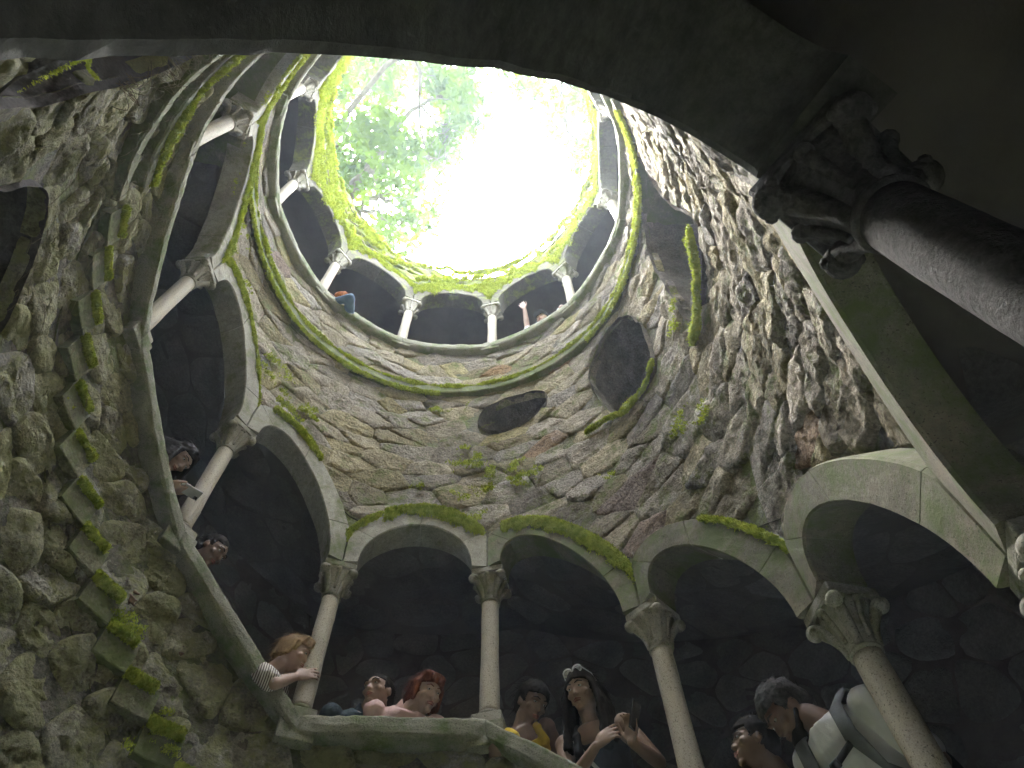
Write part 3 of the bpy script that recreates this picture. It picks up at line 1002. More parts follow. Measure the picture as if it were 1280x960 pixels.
def patch(pts_s, pts_z, rs, dens, rg, d0=0.0, thr=0.0, sx=1.0, seed=3):
    """irregular moss patches on the wall face"""
    C, U = [], []
    for s_, z_, r_ in zip(pts_s, pts_z, rs):
        n = int(dens * r_ * r_ * PI)
        a = rg.uniform(0, 2 * PI, n); q = np.sqrt(rg.uniform(0, 1, n))
        x = s_ * KX + sx * r_ * q * np.cos(a); z = z_ + r_ * q * np.sin(a)
        k = fbm(np.stack([x * 9, z * 16, x * 0 + seed], -1), 4)
        m = (k - q * 0.35 + 0.18 - thr) * 3.0 > rg.uniform(0, 1, n) ** 0.6
        x, z = x[m], z[m]
        s = x / KX
        C.append(W(s, z, d0 + rg.uniform(-0.02, 0.005, len(s)))); U.append(nrm_in(s) + np.array([0, 0, 0.5]))
    return np.concatenate(C), np.concatenate(U)


rg = np.random.default_rng(5)
# ledge of the top gallery
c, u = strip(-10.9, -2.7, zA, -0.03, 0.035, 2600, rg, 0.0, 1, droop=0.03)
moss_obj('moss', [c], [u], M['moss'], 'bright moss lining the ledge under the top parapet', 0.016, 4, 1)
c, u = strip(-3.95, -2.7, lambda s: zA(s) - 0.02, -0.02, 0.05, 3000, rg, -0.3, 2, droop=0.10)
c2, u2 = strip(-4.9, -2.7, lambda s: zA(s) - 0.12, -0.03, 0.03, 2200, rg, 0.1, 3, droop=0.08)
moss_obj('moss', [c, c2], [u, u2], M['moss'], 'broad band of moss hanging on the ledge at right of the top gallery', 0.016, 4, 2)
c, u = strip(-10.95, -6.5, lambda s: zA(s) - 0.16, -0.04, 0.03, 1800, rg, 0.15, 4, droop=0.05)
moss_obj('moss', [c], [u], M['moss'], 'second thin line of moss below the ledge at left', 0.015, 4, 3)
c, u = strip(-0.3, 1.08, lambda s: zB(s) + 0.01, -0.035, 0.032, 5200, rg, -0.25, 5, droop=0.03)
moss_obj('moss', [c], [u], M['moss'], 'bright moss line on the ledge at upper left', 0.014, 4, 4)
Cs, Us = [], []
for i in range(13):
    a = 1.14 + 0.196 * i; t = 4.31 - 0.1665 * i
    w0 = rg.uniform(0.0, 0.02); w1 = 0.195 - rg.uniform(0, 0.03)
    c, u = strip(a + w0, a + w1, lambda s: t + 0.003 + 0 * s, -0.022, 0.020, 11000, rg, -0.9, 10 + i, droop=0.012)
    Cs.append(c); Us.append(u)
moss_obj('moss', Cs, Us, M['moss'], 'short moss cushions on each stepped stone end at left', 0.011, 5, 5, 0.004)
c, u = patch([1.5, 2.0, 2.98, 3.35, 3.42, 3.1], [3.98, 3.52, 2.82, 2.42, 2.34, 2.85], [0.05, 0.06, 0.12, 0.15, 0.14, 0.09], 20000, rg, -0.025, 0.05)
moss_obj('moss', [c], [u], M['moss'], 'dark green moss patches between the lower stepped stones', 0.013, 4, 6)

# crests of the arches
def crest(k0, u0, u1, rad, pch, seed, droop, dens=9500, jit=0.0, d0=-0.045):
    return strip(k0 + u0, k0 + u1, lambda s: E(np.clip(s, k0 + 1e-4, k0 + 1 - 1e-4)) + 0.002, d0, rad * 0.68, dens, rg, pch, seed, droop, jit, chordf(k0))


for k0, u0, u1, rad, pch, dr, lab in (
        (4, 0.22, 0.97, 0.030, -0.35, 0.09, 'moss along the crown of the pale middle arch'),
        (4, -0.02, 0.20, 0.03, 0.1, 0.10, 'moss clump on the left shoulder of the pale middle arch'),
        (5, 0.12, 1.0, 0.030, -0.2, 0.14, 'moss growing thicker down the right shoulder of the arch over the woman in black'),
        (6, 0.62, 1.0, 0.03, -0.1, 0.06, 'short moss line on the right shoulder of the green stained arch'),
        (3, 0.12, 0.62, 0.03, -0.3, 0.03, 'moss line on the crown of the sloping arch at left'),
        (2, 0.0, 1.0, 0.03, 0.0, 0.08, 'thin moss line over the arch above the woman with the phone'),
        (1, 0.0, 1.0, 0.04, -0.2, 0.12, 'moss over the highest sloping arch at left'),
        (0, 0.0, 1.0, 0.04, -0.2, 0.12, 'moss over the level arch at top left')):
    c, u = crest(k0, u0, u1, rad, pch, 30 + k0, dr)
    moss_obj('moss', [c], [u], M['moss'], lab, 0.015, 4, 30 + k0)
# spatter of moss over the arch shoulders and the left part of the middle wall
c, u = patch([1.95, 2.1, 2.3, 1.6, 1.3, 0.9, 0.6, 2.95, 3.1, 3.25, 3.1, 2.9, 3.4], [6.5, 6.2, 6.15, 6.65, 6.75, 6.9, 7.0, 5.7, 5.55, 5.45, 5.9, 5.9, 5.6],
             [0.22, 0.2, 0.2, 0.22, 0.22, 0.2, 0.2, 0.13, 0.13, 0.15, 0.12, 0.1, 0.12], 9000, rg, -0.03, 0.08)
moss_obj('moss', [c], [u], M['moss'], 'spattered moss on the wall and arch shoulders at left', 0.016, 4, 50)
c, u = patch([-6.09, -6.2, -5.95, -6.1, -5.8, -5.7, -6.5, -6.3, -4.3, -4.1, -5.0, -6.6, -7.6, -4.0, -3.9, -6.05],
             [5.60, 5.42, 5.25, 5.02, 5.2, 5.05, 6.42, 6.42, 4.2, 4.0, 4.5, 5.1, 5.6, 5.0, 5.2, 4.62],
             [0.16, 0.20, 0.15, 0.16, 0.13, 0.12, 0.09, 0.10, 0.1, 0.09, 0.1, 0.06, 0.07, 0.09, 0.09, 0.09], 15000, rg, -0.02, 0.0, sx=1.4)
moss_obj('moss', [c], [u], M['moss'], 'scattered moss patches in the middle of the bare rubble wall', 0.015, 4, 51)


def line_moss(pts, rad, dens, seed, patch_=0.0, jit=0.01, d0=-0.02):
    pts = np.array(pts); L = np.r_[0, np.cumsum(np.hypot((pts[1:, 0] - pts[:-1, 0]) * KX, pts[1:, 1] - pts[:-1, 1]))]
    n = int(L[-1] * dens); t = rg.uniform(0, L[-1], n)
    s = np.interp(t, L, pts[:, 0]); z = np.interp(t, L, pts[:, 1])
    k = np.clip(0.7 + fbm(np.stack([t * 7, t * 0 + seed, t * 0], -1), 3) - patch_, 0, 1.5)
    m = rg.uniform(0, 1, n) < k * 1.6; s, z, k = s[m], z[m], k[m]
    q = rg.normal(0, 1, (len(s), 3)) * rad * k[:, None] * 0.6
    s = s + q[:, 0] / KX; z = z + q[:, 1]
    return W(s, z, d0 - np.abs(q[:, 2])), nrm_in(s) + np.array([0, 0, 0.6])


c, u = line_moss([(-4.33, 5.15), (-4.5, 5.02), (-4.75, 5.03), (-4.92, 5.16), (-5.12, 5.2)], 0.02, 9000, 3)
moss_obj('moss', [c], [u], M['moss'], 'moss along the lower edge of the large slanting opening', 0.014, 4, 60)
c, u = line_moss([(-3.22, 4.85), (-3.42, 4.68), (-3.62, 4.64), (-3.76, 4.52), (-3.9, 4.55)], 0.028, 12000, 4, -0.2)
moss_obj('moss', [c], [u], M['moss'], 'vivid moss down the edge of the tall narrow opening', 0.014, 4, 61)
c, u = line_moss([(0.15, 3.05), (0.02, 2.75), (-0.08, 2.6), (0.1, 2.45)], 0.004, 700, 5, 0.25)
moss_obj('moss', [c], [u], M['moss'], 'small moss tufts on the edge of the dark opening at top left', 0.007, 4, 62, 0.003)

# moss and dry vines draping the wall over the top arcade
rv = np.random.default_rng(21)
Cs, Us = [], []; vb = MB()
for i in range(120):
    s = rv.uniform(-11, -2.9); z = rv.uniform(9.75, 10.75) if rv.random() < 0.8 else rv.uniform(9.5, 9.9)
    L = rv.uniform(0.5, 2.2); n = int(L / 0.04) + 3
    dr = rv.choice([-1, 1]) * rv.uniform(0.25, 1.0); ss = s + np.linspace(0, 1, n) * L * dr / KX
    zz = z - np.linspace(0, 1, n) * L * rv.uniform(0.05, 0.55) + 0.05 * np.sin(np.linspace(0, 9, n) + i) + 0.04 * rv.normal(0, 1, n).cumsum() / math.sqrt(n) * 2
    lo = P(-5) + 1.56 + 0.34 * np.clip(np.sin(PI * fr(ss)), 0, 1) ** 0.6
    zz = np.clip(zz, lo - 0.02, np.interp(ss, RIMK, RIMH) + 0.02)
    m = (ss > -11) & (ss < -2.85); ss, zz = ss[m], zz[m]
    if len(ss) < 4: continue
    d = -0.03 - 0.05 * rv.random() + 0.015 * np.sin(np.arange(len(ss)) * 0.5)
    pts = W(ss, zz, d)
    if rv.random() < 0.5:
        vb.add(*tube(pts, rv.uniform(0.005, 0.011), 4, cap=False))
    if rv.random() < 0.85:
        k = 45; ii = rv.integers(0, len(ss), len(ss) * k)
        q = rv.normal(0, 1, (len(ii), 3)) * rv.uniform(0.005, 0.013)
        kk = fbm(np.stack([ss[ii] * 12, zz[ii] * 12, ii * 0.0 + i], -1), 3) > -0.1
        Cs.append((pts[ii] + q)[kk]); Us.append((nrm_in(ss[ii]) + np.array([0, 0, 0.4]))[kk])
tag(vb.build('dry_vines', M['vine']), 'tangled dry vine stems on the wall over the top arcade', 'vine', None, 'stuff')
moss_obj('moss', Cs, Us, M['moss'], 'swags of bright moss draped over the wall above the top arcade', 0.022, 3, 70, 0.008)
c, u = strip(-10.98, -3.02, lambda s: P(s) + 1.60 + 0.34 * np.clip(np.sin(PI * fr(s)), 0, 1) ** 0.6, -0.05, 0.045, 5200, rg, -0.1, 80, droop=0.22)
moss_obj('moss', [c], [u], M['moss'], 'moss hanging over the faces of the top arches', 0.02, 4, 81)
# root threads hanging across the top-left opening and off the stones above it
vb = MB()
for i in range(60):
    s = rv.uniform(-0.35, 0.3); z = rv.uniform(3.2, 3.9) + 0.3 * (0.3 - s); L = rv.uniform(0.08, 0.35); n = 8
    t = np.linspace(0, 1, n)
    vb.add(*tube(W(s + 0.05 * t * rv.normal(), z + L * t * rv.uniform(-1, 0.2), -0.03 - 0.06 * np.sin(t * 3)), 0.0018, 3, cap=False))
for i in range(160):
    s = rv.uniform(0.0, 2.0); z = P(s) - rv.uniform(0.2, 2.2); L = rv.uniform(0.05, 0.25); t = np.linspace(0, 1, 7)
    vb.add(*tube(W(s + (0.1 * t * rv.normal() + 0.02 * np.sin(t * 8)), z + L * t * rv.normal(), -0.045 - 0.04 * np.sin(t * 3)), 0.0013, 3, cap=False))
tag(vb.build('root_threads', M['vine']), 'fine dry root threads hanging off the left wall stones', 'roots', None, 'stuff')

# a small round-leaved fern under the slot
f = empty('fern', W(-5.99, 5.93, -0.01), label='small bright round leaved plant under the left end of the slot', cat='plant')
for i in range(5):
    c0 = W(-5.99 + 0.03 * (i - 2), 5.93 + 0.018 * (i % 2), -0.07 - 0.006 * i)
    ax = W(-5.9, 5.93, -0.07) - W(-6.0, 5.93, -0.07); ax /= np.linalg.norm(ax); b = np.array([0, 0, 1.0]) - 0.5 * nrm_in(np.array([-5.99]))[0]; b /= np.linalg.norm(b)
    ax = ax + rv.normal(0, 0.15, 3); V = [c0] + [c0 + 0.024 * (math.cos(t) * ax + math.sin(t) * b) * (1 + 0.15 * math.cos(3 * t)) for t in np.linspace(0, 2 * PI, 9)[:-1]]
    mesh_obj('frond', V, [[0, 1 + j, 1 + (j + 1) % 8] for j in range(8)], M['moss'], f)



# ------------------------------------------------------------------ trees leaning over the mouth
def at(px, py, h):
    """a point h metres over the camera, by where the survey sighted it"""
    v = _r * 0
    q = Vector(((px - 640) / 924.72, -(py - 480) / 924.72, 1.0))
    w = Vector((q.dot(_r), q.dot(_d), q.dot(_z)))
    w = w * (h / w.z)
    return np.array([CAM[0] + w.x, CAM[1] + w.y, Z0 + h])


def leaf_mesh(C, size, rg_):
    n = len(C)
    A = rg_.normal(0, 1, (n, 3)); A[:, 2] *= 0.5; A /= np.linalg.norm(A, axis=1)[:, None]
    N = rg_.normal(0, 0.6, (n, 3)) + np.array([0, 0, 1.0])
    Bv = np.cross(N, A); Bv /= np.linalg.norm(Bv, axis=1)[:, None]
    N = np.cross(A, Bv)
    L = size * rg_.uniform(0.6, 1.3, n)[:, None]; w = L * 0.30
    V = np.stack([C, C + A * L * 0.45 + Bv * w + N * L * 0.08, C + A * L, C + A * L * 0.45 - Bv * w + N * L * 0.08], 1).reshape(-1, 3)
    i = np.arange(n)[:, None] * 4
    F = np.concatenate([i + np.array([[0, 1, 2]]), i + np.array([[0, 2, 3]])])
    return V, F


def wiggle(p, rg_, amp, n=14):
    p = np.array(p, float); L = np.r_[0, np.cumsum(np.linalg.norm(np.diff(p, axis=0), axis=1))]
    t = np.linspace(0, L[-1], n)
    q = np.stack([np.interp(t, L, p[:, i]) for i in range(3)], 1)
    k = np.ones(3) / 3
    qs = q.copy(); qs[1:-1] = (q[:-2] + q[1:-1] * 2 + q[2:]) / 4
    qs[1:-1] += rg_.normal(0, amp, (n - 2, 3)); return qs


def tree(name, label, base, limbs, clusters, seed, leaf=0.15, kinds=None):
    rt = np.random.default_rng(seed)
    o = empty(name, base, label=label, cat='tree')
    base = np.array(base)
    for pts, r0, r1, nm in limbs:
        q = wiggle(pts, rt, 0.03 if r0 < 0.1 else 0.05)
        V, F = tube(q, np.linspace(r0, r1, len(q)), 8)
        mesh_obj(nm, V, F, M['bark'], o)
        if nm == 'limb' and r0 < 0.16:
            for j in range(10):
                a = q[rt.integers(3, len(q))]
                dirn = rt.normal(0, 1, 3); dirn[2] *= 0.4; dirn /= np.linalg.norm(dirn); L = rt.uniform(0.3, 0.9)
                qq = wiggle([a, a + dirn * L * 0.5, a + dirn * L + rt.normal(0, 0.08, 3)], rt, 0.02, 7)
                V, F = tube(qq, np.linspace(0.012, 0.004, 7), 4)
                mesh_obj('twig', V, F, M['bark'], o)
    C = []
    for px, py, rx, ry, h, n in clusters:
        m = max(2, int(n / 42))
        # sprays of leaves: little clouds strung inside the cluster
        for _ in range(m):
            a = rt.uniform(0, 2 * PI); q = math.sqrt(rt.uniform(0, 1))
            hh = h + rt.normal(0, 0.6)
            c = at(px + rx * q * math.cos(a), py + ry * q * math.sin(a), hh)
            k = rt.integers(16, 38); ax = rt.normal(0, 1, 3); ax[2] *= 0.3; ax /= np.linalg.norm(ax)
            t = rt.uniform(-1, 1, k)[:, None]
            C.append(c + ax * t * 0.24 + rt.normal(0, 0.065, (k, 3)))
    C = np.concatenate(C)
    V, F = leaf_mesh(C, leaf, rt)
    cr = mesh_obj('crown', V, F, M['leaf'], o, smooth=False)
    cr['kind'] = 'stuff'
    return o


gz = 10.2
b1 = at(300, 300, gz)
tree('broadleaf_tree', 'big light green broadleaf tree leaning over the left side of the opening', tuple(b1),
     [([b1, b1 + (0.1, -0.2, 1.5), at(400, 285, 12.6)], 0.26, 0.2, 'trunk'),
      ([at(400, 285, 12.6), at(440, 243, 13), at(455, 222, 13.2), at(482, 207, 13.5)], 0.16, 0.06, 'limb'),
      ([at(440, 243, 13), at(487, 172, 14), at(510, 145, 14.3), at(523, 128, 14.5), at(560, 118, 14.8), at(578, 98, 15)], 0.09, 0.02, 'limb'),
      ([at(400, 285, 12.6), at(420, 160, 14), at(515, 40, 14.5), at(524, 62, 14.5), at(527, 130, 14.4), at(523, 175, 14.2), at(533, 190, 14.2)], 0.08, 0.02, 'limb'),
      ([at(400, 285, 12.6), at(415, 182, 13.5), at(441, 178, 13.6)], 0.06, 0.03, 'limb'),
      ([at(420, 275, 12.9), at(475, 245, 13.3), at(500, 262, 13.6), at(505, 275, 13.7)], 0.07, 0.015, 'limb'),
      ([at(430, 265, 12.9), at(470, 262, 13.2), at(490, 285, 13.6), at(500, 298, 13.8)], 0.05, 0.015, 'limb'),
      ([at(523, 128, 14.5), at(545, 150, 14.6), at(575, 165, 14.8)], 0.03, 0.01, 'limb'),
      ([at(520, 175, 14.2), at(535, 200, 14.3), at(560, 190, 14.5)], 0.03, 0.01, 'limb')],
     [(450, 85, 45, 32, 16.5, 1500), (500, 75, 28, 24, 16.5, 420), (425, 115, 22, 30, 15, 500), (480, 118, 24, 20, 16, 300), (560, 105, 34, 28, 15, 1500), (575, 140, 26, 34, 15, 1300),
      (552, 185, 32, 20, 15, 800), (535, 210, 26, 14, 15, 350), (470, 165, 34, 26, 14, 1000), (445, 195, 32, 30, 14, 900), (490, 195, 32, 24, 14.3, 900), (425, 225, 14, 24, 13.6, 260),
      (460, 232, 30, 20, 13.8, 650), (505, 232, 28, 14, 14, 350), (512, 168, 14, 16, 14.5, 150), (470, 285, 22, 18, 13.7, 260), (500, 285, 26, 22, 13.9, 420), (522, 268, 22, 16, 14, 220),
      (500, 310, 22, 14, 13.8, 220), (540, 245, 12, 16, 14.2, 90), (420, 150, 10, 20, 14, 160), (405, 90, 18, 40, 15, 300)], 3)
b2 = at(930, 60, gz)
tree('small_tree', 'sparse leafy tree with bare twisting branches over the right side of the opening', tuple(b2),
     [([b2, b2 + (0, 0.2, 1.6), at(820, 60, 12.8)], 0.2, 0.15, 'trunk'),
      ([at(820, 60, 12.8), at(735, 95, 13.6), at(708, 125, 14), at(703, 140, 14), at(714, 160, 14), at(716, 172, 14)], 0.09, 0.03, 'limb'),
      ([at(820, 60, 12.8), at(700, 80, 14), at(655, 98, 14.5), at(636, 100, 14.6), at(618, 84, 14.7)], 0.06, 0.012, 'limb'),
      ([at(735, 95, 13.6), at(690, 105, 14), at(672, 110, 14.2)], 0.03, 0.01, 'limb'),
      ([at(820, 60, 12.8), at(700, 100, 14), at(698, 118, 14), at(700, 135, 14)], 0.045, 0.02, 'limb'),
      ([at(780, 110, 13), at(745, 165, 13.6), at(733, 185, 13.8), at(724, 200, 13.9)], 0.05, 0.012, 'limb')],
     [(652, 106, 24, 11, 14.6, 120), (685, 112, 20, 14, 14.3, 130), (640, 92, 18, 6, 14.6, 60), (722, 120, 18, 16, 14, 240), (700, 150, 14, 20, 14, 140), (730, 150, 12, 26, 13.8, 160),
      (690, 130, 10, 10, 14, 40), (736, 185, 7, 24, 13.7, 130), (728, 215, 10, 18, 13.7, 110), (715, 180, 10, 12, 14, 60), (742, 130, 8, 40, 13.5, 120)], 4)
b3 = at(380, -120, gz)
tree('far_tree', 'paler tree crown far up behind the leaves at the top left of the opening', tuple(b3),
     [([b3, b3 + (0.2, 0.2, 3.5), at(420, 20, 18)], 0.22, 0.1, 'trunk'), ([at(420, 20, 18), at(450, 70, 19.5), at(490, 95, 20)], 0.08, 0.02, 'limb')],
     [(450, 80, 40, 30, 20, 800), (490, 110, 30, 26, 20, 300), (420, 60, 30, 24, 20, 300)], 5, leaf=0.14)


# ------------------------------------------------------------------ people
def remesh(name, parts, vox, mt, parent, smooth_it=2, col=None):
    """one continuous surface out of overlapping closed shapes"""
    mb = MB()
    for p in parts: mb.add(*p)
    me = bpy.data.meshes.new('tmp'); me.from_pydata(np.concatenate(mb.V).tolist(), [], mb.F); me.update()
    o = bpy.data.objects.new('tmp', me); COL.objects.link(o)
    m = o.modifiers.new('r', 'REMESH'); m.mode = 'VOXEL'; m.voxel_size = vox; m.use_smooth_shade = True
    if smooth_it:
        s_ = o.modifiers.new('s', 'SMOOTH'); s_.iterations = smooth_it; s_.factor = 0.5
    dg = bpy.context.evaluated_depsgraph_get()
    me2 = bpy.data.meshes.new_from_object(o.evaluated_get(dg))
    bpy.data.objects.remove(o); bpy.data.meshes.remove(me)
    me2.name = name; me2.materials.clear(); me2.materials.append(mt)
    me2.polygons.foreach_set('use_smooth', np.ones(len(me2.polygons), dtype=bool))
    ob = bpy.data.objects.new(name, me2); COL.objects.link(ob); ob.parent = parent
    return ob


def unit(v):
    v = np.array(v, float); return v / (np.linalg.norm(v) + 1e-9)


def limb(pts, rad, n=12):
    """tapered limb with round ends"""
    pts = [np.array(p, float) for p in pts]
    d0, d1 = unit(pts[0] - pts[1]), unit(pts[-1] - pts[-2])
    P_ = [pts[0] + d0 * rad[0] * 0.9] + [pts[0] + d0 * rad[0] * 0.6] + pts + [pts[-1] + d1 * rad[-1] * 0.6, pts[-1] + d1 * rad[-1] * 0.9]
    R_ = [rad[0] * 0.35, rad[0] * 0.8] + list(rad) + [rad[-1] * 0.8, rad[-1] * 0.35]
    return tube(P_, R_, n)


def ik(a, b, l1, l2, pole):
    a, b = np.array(a, float), np.array(b, float)
    d = b - a; L = np.linalg.norm(d); L2 = min(L, (l1 + l2) * 0.995)
    if L > L2: b = a + d / L * L2; d = b - a; L = L2
    x = (l1 * l1 - l2 * l2 + L * L) / (2 * L); h = math.sqrt(max(l1 * l1 - x * x, 1e-6))
    u = d / L; p = np.array(pole, float); p = p - u * p.dot(u); p = unit(p)
    return a + u * x + p * h, b


def ring_loft(secs, n=20):
    """secs: (centre, side vector * half width, front vector * half depth)"""
    V = []
    for c, sx, fy in secs:
        for i in range(n):
            a = 2 * PI * i / n
            ca, sa = math.cos(a), math.sin(a)
            ca = abs(ca) ** 0.8 * (1 if ca >= 0 else -1); sa = abs(sa) ** 0.8 * (1 if sa >= 0 else -1)
            V.append(np.array(c) + np.array(sx) * ca + np.array(fy) * sa)
    m = len(secs)
    F = [[j * n + i, j * n + (i + 1) % n, (j + 1) * n + (i + 1) % n, (j + 1) * n + i] for j in range(m - 1) for i in range(n)]
    F += [list(range(n))[::-1], [(m - 1) * n + i for i in range(n)]]
    return V, F


def xf(shape, Mx):
    V = np.asarray(shape[0], float)
    return (V @ Mx[:3, :3].T + Mx[:3, 3], shape[1])


def head_shapes(fem=False, beard=False):
    """head in its own frame: origin at the middle, +Y the face, +Z the crown"""
    out = []
    n, m = 36, 26; V = []
    for j in range(m + 1):
        t = PI * j / m
        for i in range(n):
            a = 2 * PI * i / n
            x, y, z = math.sin(t) * math.cos(a), math.sin(t) * math.sin(a), math.cos(t)
            X, Y, Zz = 0.073 * x, (0.095 if y > 0 else 0.102) * y, 0.112 * z
            if z < 0:                                # taper to the jaw
                k = 1 + 0.34 * z; X *= k
                Y = Y * (1 + 0.12 * z) + (0.012 * -z if y > 0 else 0.03 * -z)
                Zz *= 1.06
            if y > 0.3: Y -= 0.006 * math.exp(-((z - 0.05) / 0.12) ** 2)       # eye plane
            V.append((X, Y, Zz))
    F = [[j * n + i, (j + 1) * n + i, (j + 1) * n + (i + 1) % n, j * n + (i + 1) % n] for j in range(m) for i in range(n)]
    V = np.array(V)
    out.append((V, F))
    out.append(limb([(0, 0.084, 0.016), (0, 0.101, -0.012), (0, 0.104, -0.028)], [0.006, 0.008, 0.0115], 10))
    for s_ in (-1, 1):
        out.append(ball((s_ * 0.011, 0.097, -0.030), (0.008, 0.010, 0.007), 8, 6))
        out.append(limb([(s_ * 0.012, 0.089, 0.024), (s_ * 0.032, 0.088, 0.030), (s_ * 0.050, 0.074, 0.024)], [0.008, 0.009, 0.007], 8))      # brow
        out.append(ball((s_ * 0.042, 0.062, -0.018), (0.022, 0.022, 0.018), 10, 8))          # cheek
        out.append(ball((s_ * 0.077, -0.006, -0.005), (0.009, 0.019, 0.031), 10, 8))         # ear
    out.append(limb([(-0.020, 0.086, -0.058), (0, 0.096, -0.055), (0.020, 0.086, -0.058)], [0.0055, 0.0075, 0.0055], 8))
    out.append(limb([(-0.017, 0.085, -0.068), (0, 0.095, -0.069), (0.017, 0.085, -0.068)], [0.006, 0.0085, 0.006], 8))
    out.append(ball((0, 0.076, -0.098), (0.022, 0.020, 0.017), 10, 8))
    return out


def hand_shapes(w, dirv, palm, side, curl=0.5, spread=0.10, sc=1.0, thumb=0.6):
    """palm plus five fingers; dirv fingers' way, palm the way the palm faces, side +1 right / -1 left (thumb side)"""
    d = unit(dirv); p = unit(np.array(palm) - d * np.dot(palm, d)); t = np.cross(d, p) * side      # towards the thumb
    w = np.array(w, float); out = []
    L = 0.085 * sc
    secs = []
    for k, (hw, hd) in zip(np.linspace(-0.1, 1.0, 6), [(0.023, 0.017), (0.026, 0.016), (0.033, 0.015), (0.038, 0.014), (0.040, 0.013), (0.038, 0.010)]):
        secs.append((w + d * L * k, t * hw * sc, p * hd * sc))
    out.append(ring_loft(secs, 14))
    for i, (off, ln, cf) in enumerate([(0.029, 0.070, 0.8), (0.010, 0.079, 1.0), (-0.010, 0.073, 1.1), (-0.029, 0.057, 1.25)]):
        b = w + d * L * 0.93 + t * off * sc
        c = curl * cf; a = spread * (off / 0.02)
        q = [b]; ang = 0.25 * c
        dd = unit(d + t * a)
        for seg in (0.42, 0.32, 0.26):
            v = dd * math.cos(ang) + p * math.sin(ang)
            q.append(q[-1] + v * ln * seg * sc); ang += c * 0.95
        out.append(limb(q, [0.0092 * sc, 0.0085 * sc, 0.0077 * sc, 0.0066 * sc], 8))
    b = w + d * L * 0.22 + t * 0.024 * sc
    v1 = unit(d * 0.75 + t * 0.75 + p * 0.35 * thumb); v2 = unit(d * 0.95 + t * 0.25 + p * 0.55 * thumb)
    out.append(limb([b, b + v1 * 0.036 * sc, b + v1 * 0.036 * sc + v2 * 0.030 * sc, b + v1 * 0.036 * sc + v2 * 0.054 * sc], [0.0125 * sc, 0.0105 * sc, 0.0095 * sc, 0.0075 * sc], 8))
    return out


def cloth(name, base, var, rough=0.85, **kw):
    return mat(name, base, var, rough=rough, scale=9, bump=0.5, bscale=22, dist=0.012, **kw)


def skin(name, c):
    return mat(name, c, tuple(x * 0.85 for x in c), rough=0.55, scale=14, bump=0.1, bscale=90, dist=0.001, spec=0.4)


SK = dict(light=skin('fair_skin', (0.46, 0.31, 0.25)), tan=skin('tan_skin', (0.34, 0.22, 0.165)), brown=skin('brown_skin', (0.22, 0.14, 0.10)), dark=skin('deep_skin', (0.17, 0.095, 0.065)))
EYE_W = mat('eye_white', (0.6, 0.58, 0.55), bump=0, rough=0.3); EYE_D = mat('eye_iris', (0.03, 0.02, 0.015), bump=0, rough=0.2)
LIP = mat('lips', (0.36, 0.13, 0.11), bump=0, rough=0.5)


def stripes(name):
    m = mat(name, (0.62, 0.58, 0.53), (0.55, 0.5, 0.46), bump=0.4, bscale=22)
    n = m.node_tree.nodes; l = m.node_tree.links; b = n['Principled BSDF']
    tc = n.new('ShaderNodeTexCoord'); wv = n.new('ShaderNodeTexWave'); wv.inputs['Scale'].default_value = 24; wv.inputs['Distortion'].default_value = 1.2
    wv.inputs['Detail'].default_value = 1; wv.inputs['Detail Scale'].default_value = 0.6
    l.new(tc.outputs['Object'], wv.inputs['Vector'])
    r = n.new('ShaderNodeValToRGB'); r.color_ramp.elements[0].position = 0.35; r.color_ramp.elements[1].position = 0.5
    r.color_ramp.elements[0].color = (0.11, 0.08, 0.07, 1); r.color_ramp.elements[1].color = (0.66, 0.62, 0.57, 1)
    l.new(wv.outputs['Fac'], r.inputs[0]); l.new(r.outputs[0], b.inputs['Base Color'])
    return m


def two_tone(name, top, low, z):
    m = mat(name, top, tuple(x * 0.9 for x in top), bump=0.4, bscale=22)
    n = m.node_tree.nodes; l = m.node_tree.links; b = n['Principled BSDF']
    tc = n.new('ShaderNodeTexCoord'); sx = n.new('ShaderNodeSeparateXYZ'); l.new(tc.outputs['Object'], sx.inputs[0])
    r = n.new('ShaderNodeMath'); r.operation = 'GREATER_THAN'; r.inputs[1].default_value = z; l.new(sx.outputs[2], r.inputs[0])
    mx = n.new('ShaderNodeMix'); mx.data_type = 'RGBA'; mx.inputs[6].default_value = (*low, 1); mx.inputs[7].default_value = (*top, 1)
    l.new(r.outputs[0], mx.inputs[0]); l.new(mx.outputs[2], b.inputs['Base Color'])
    return m


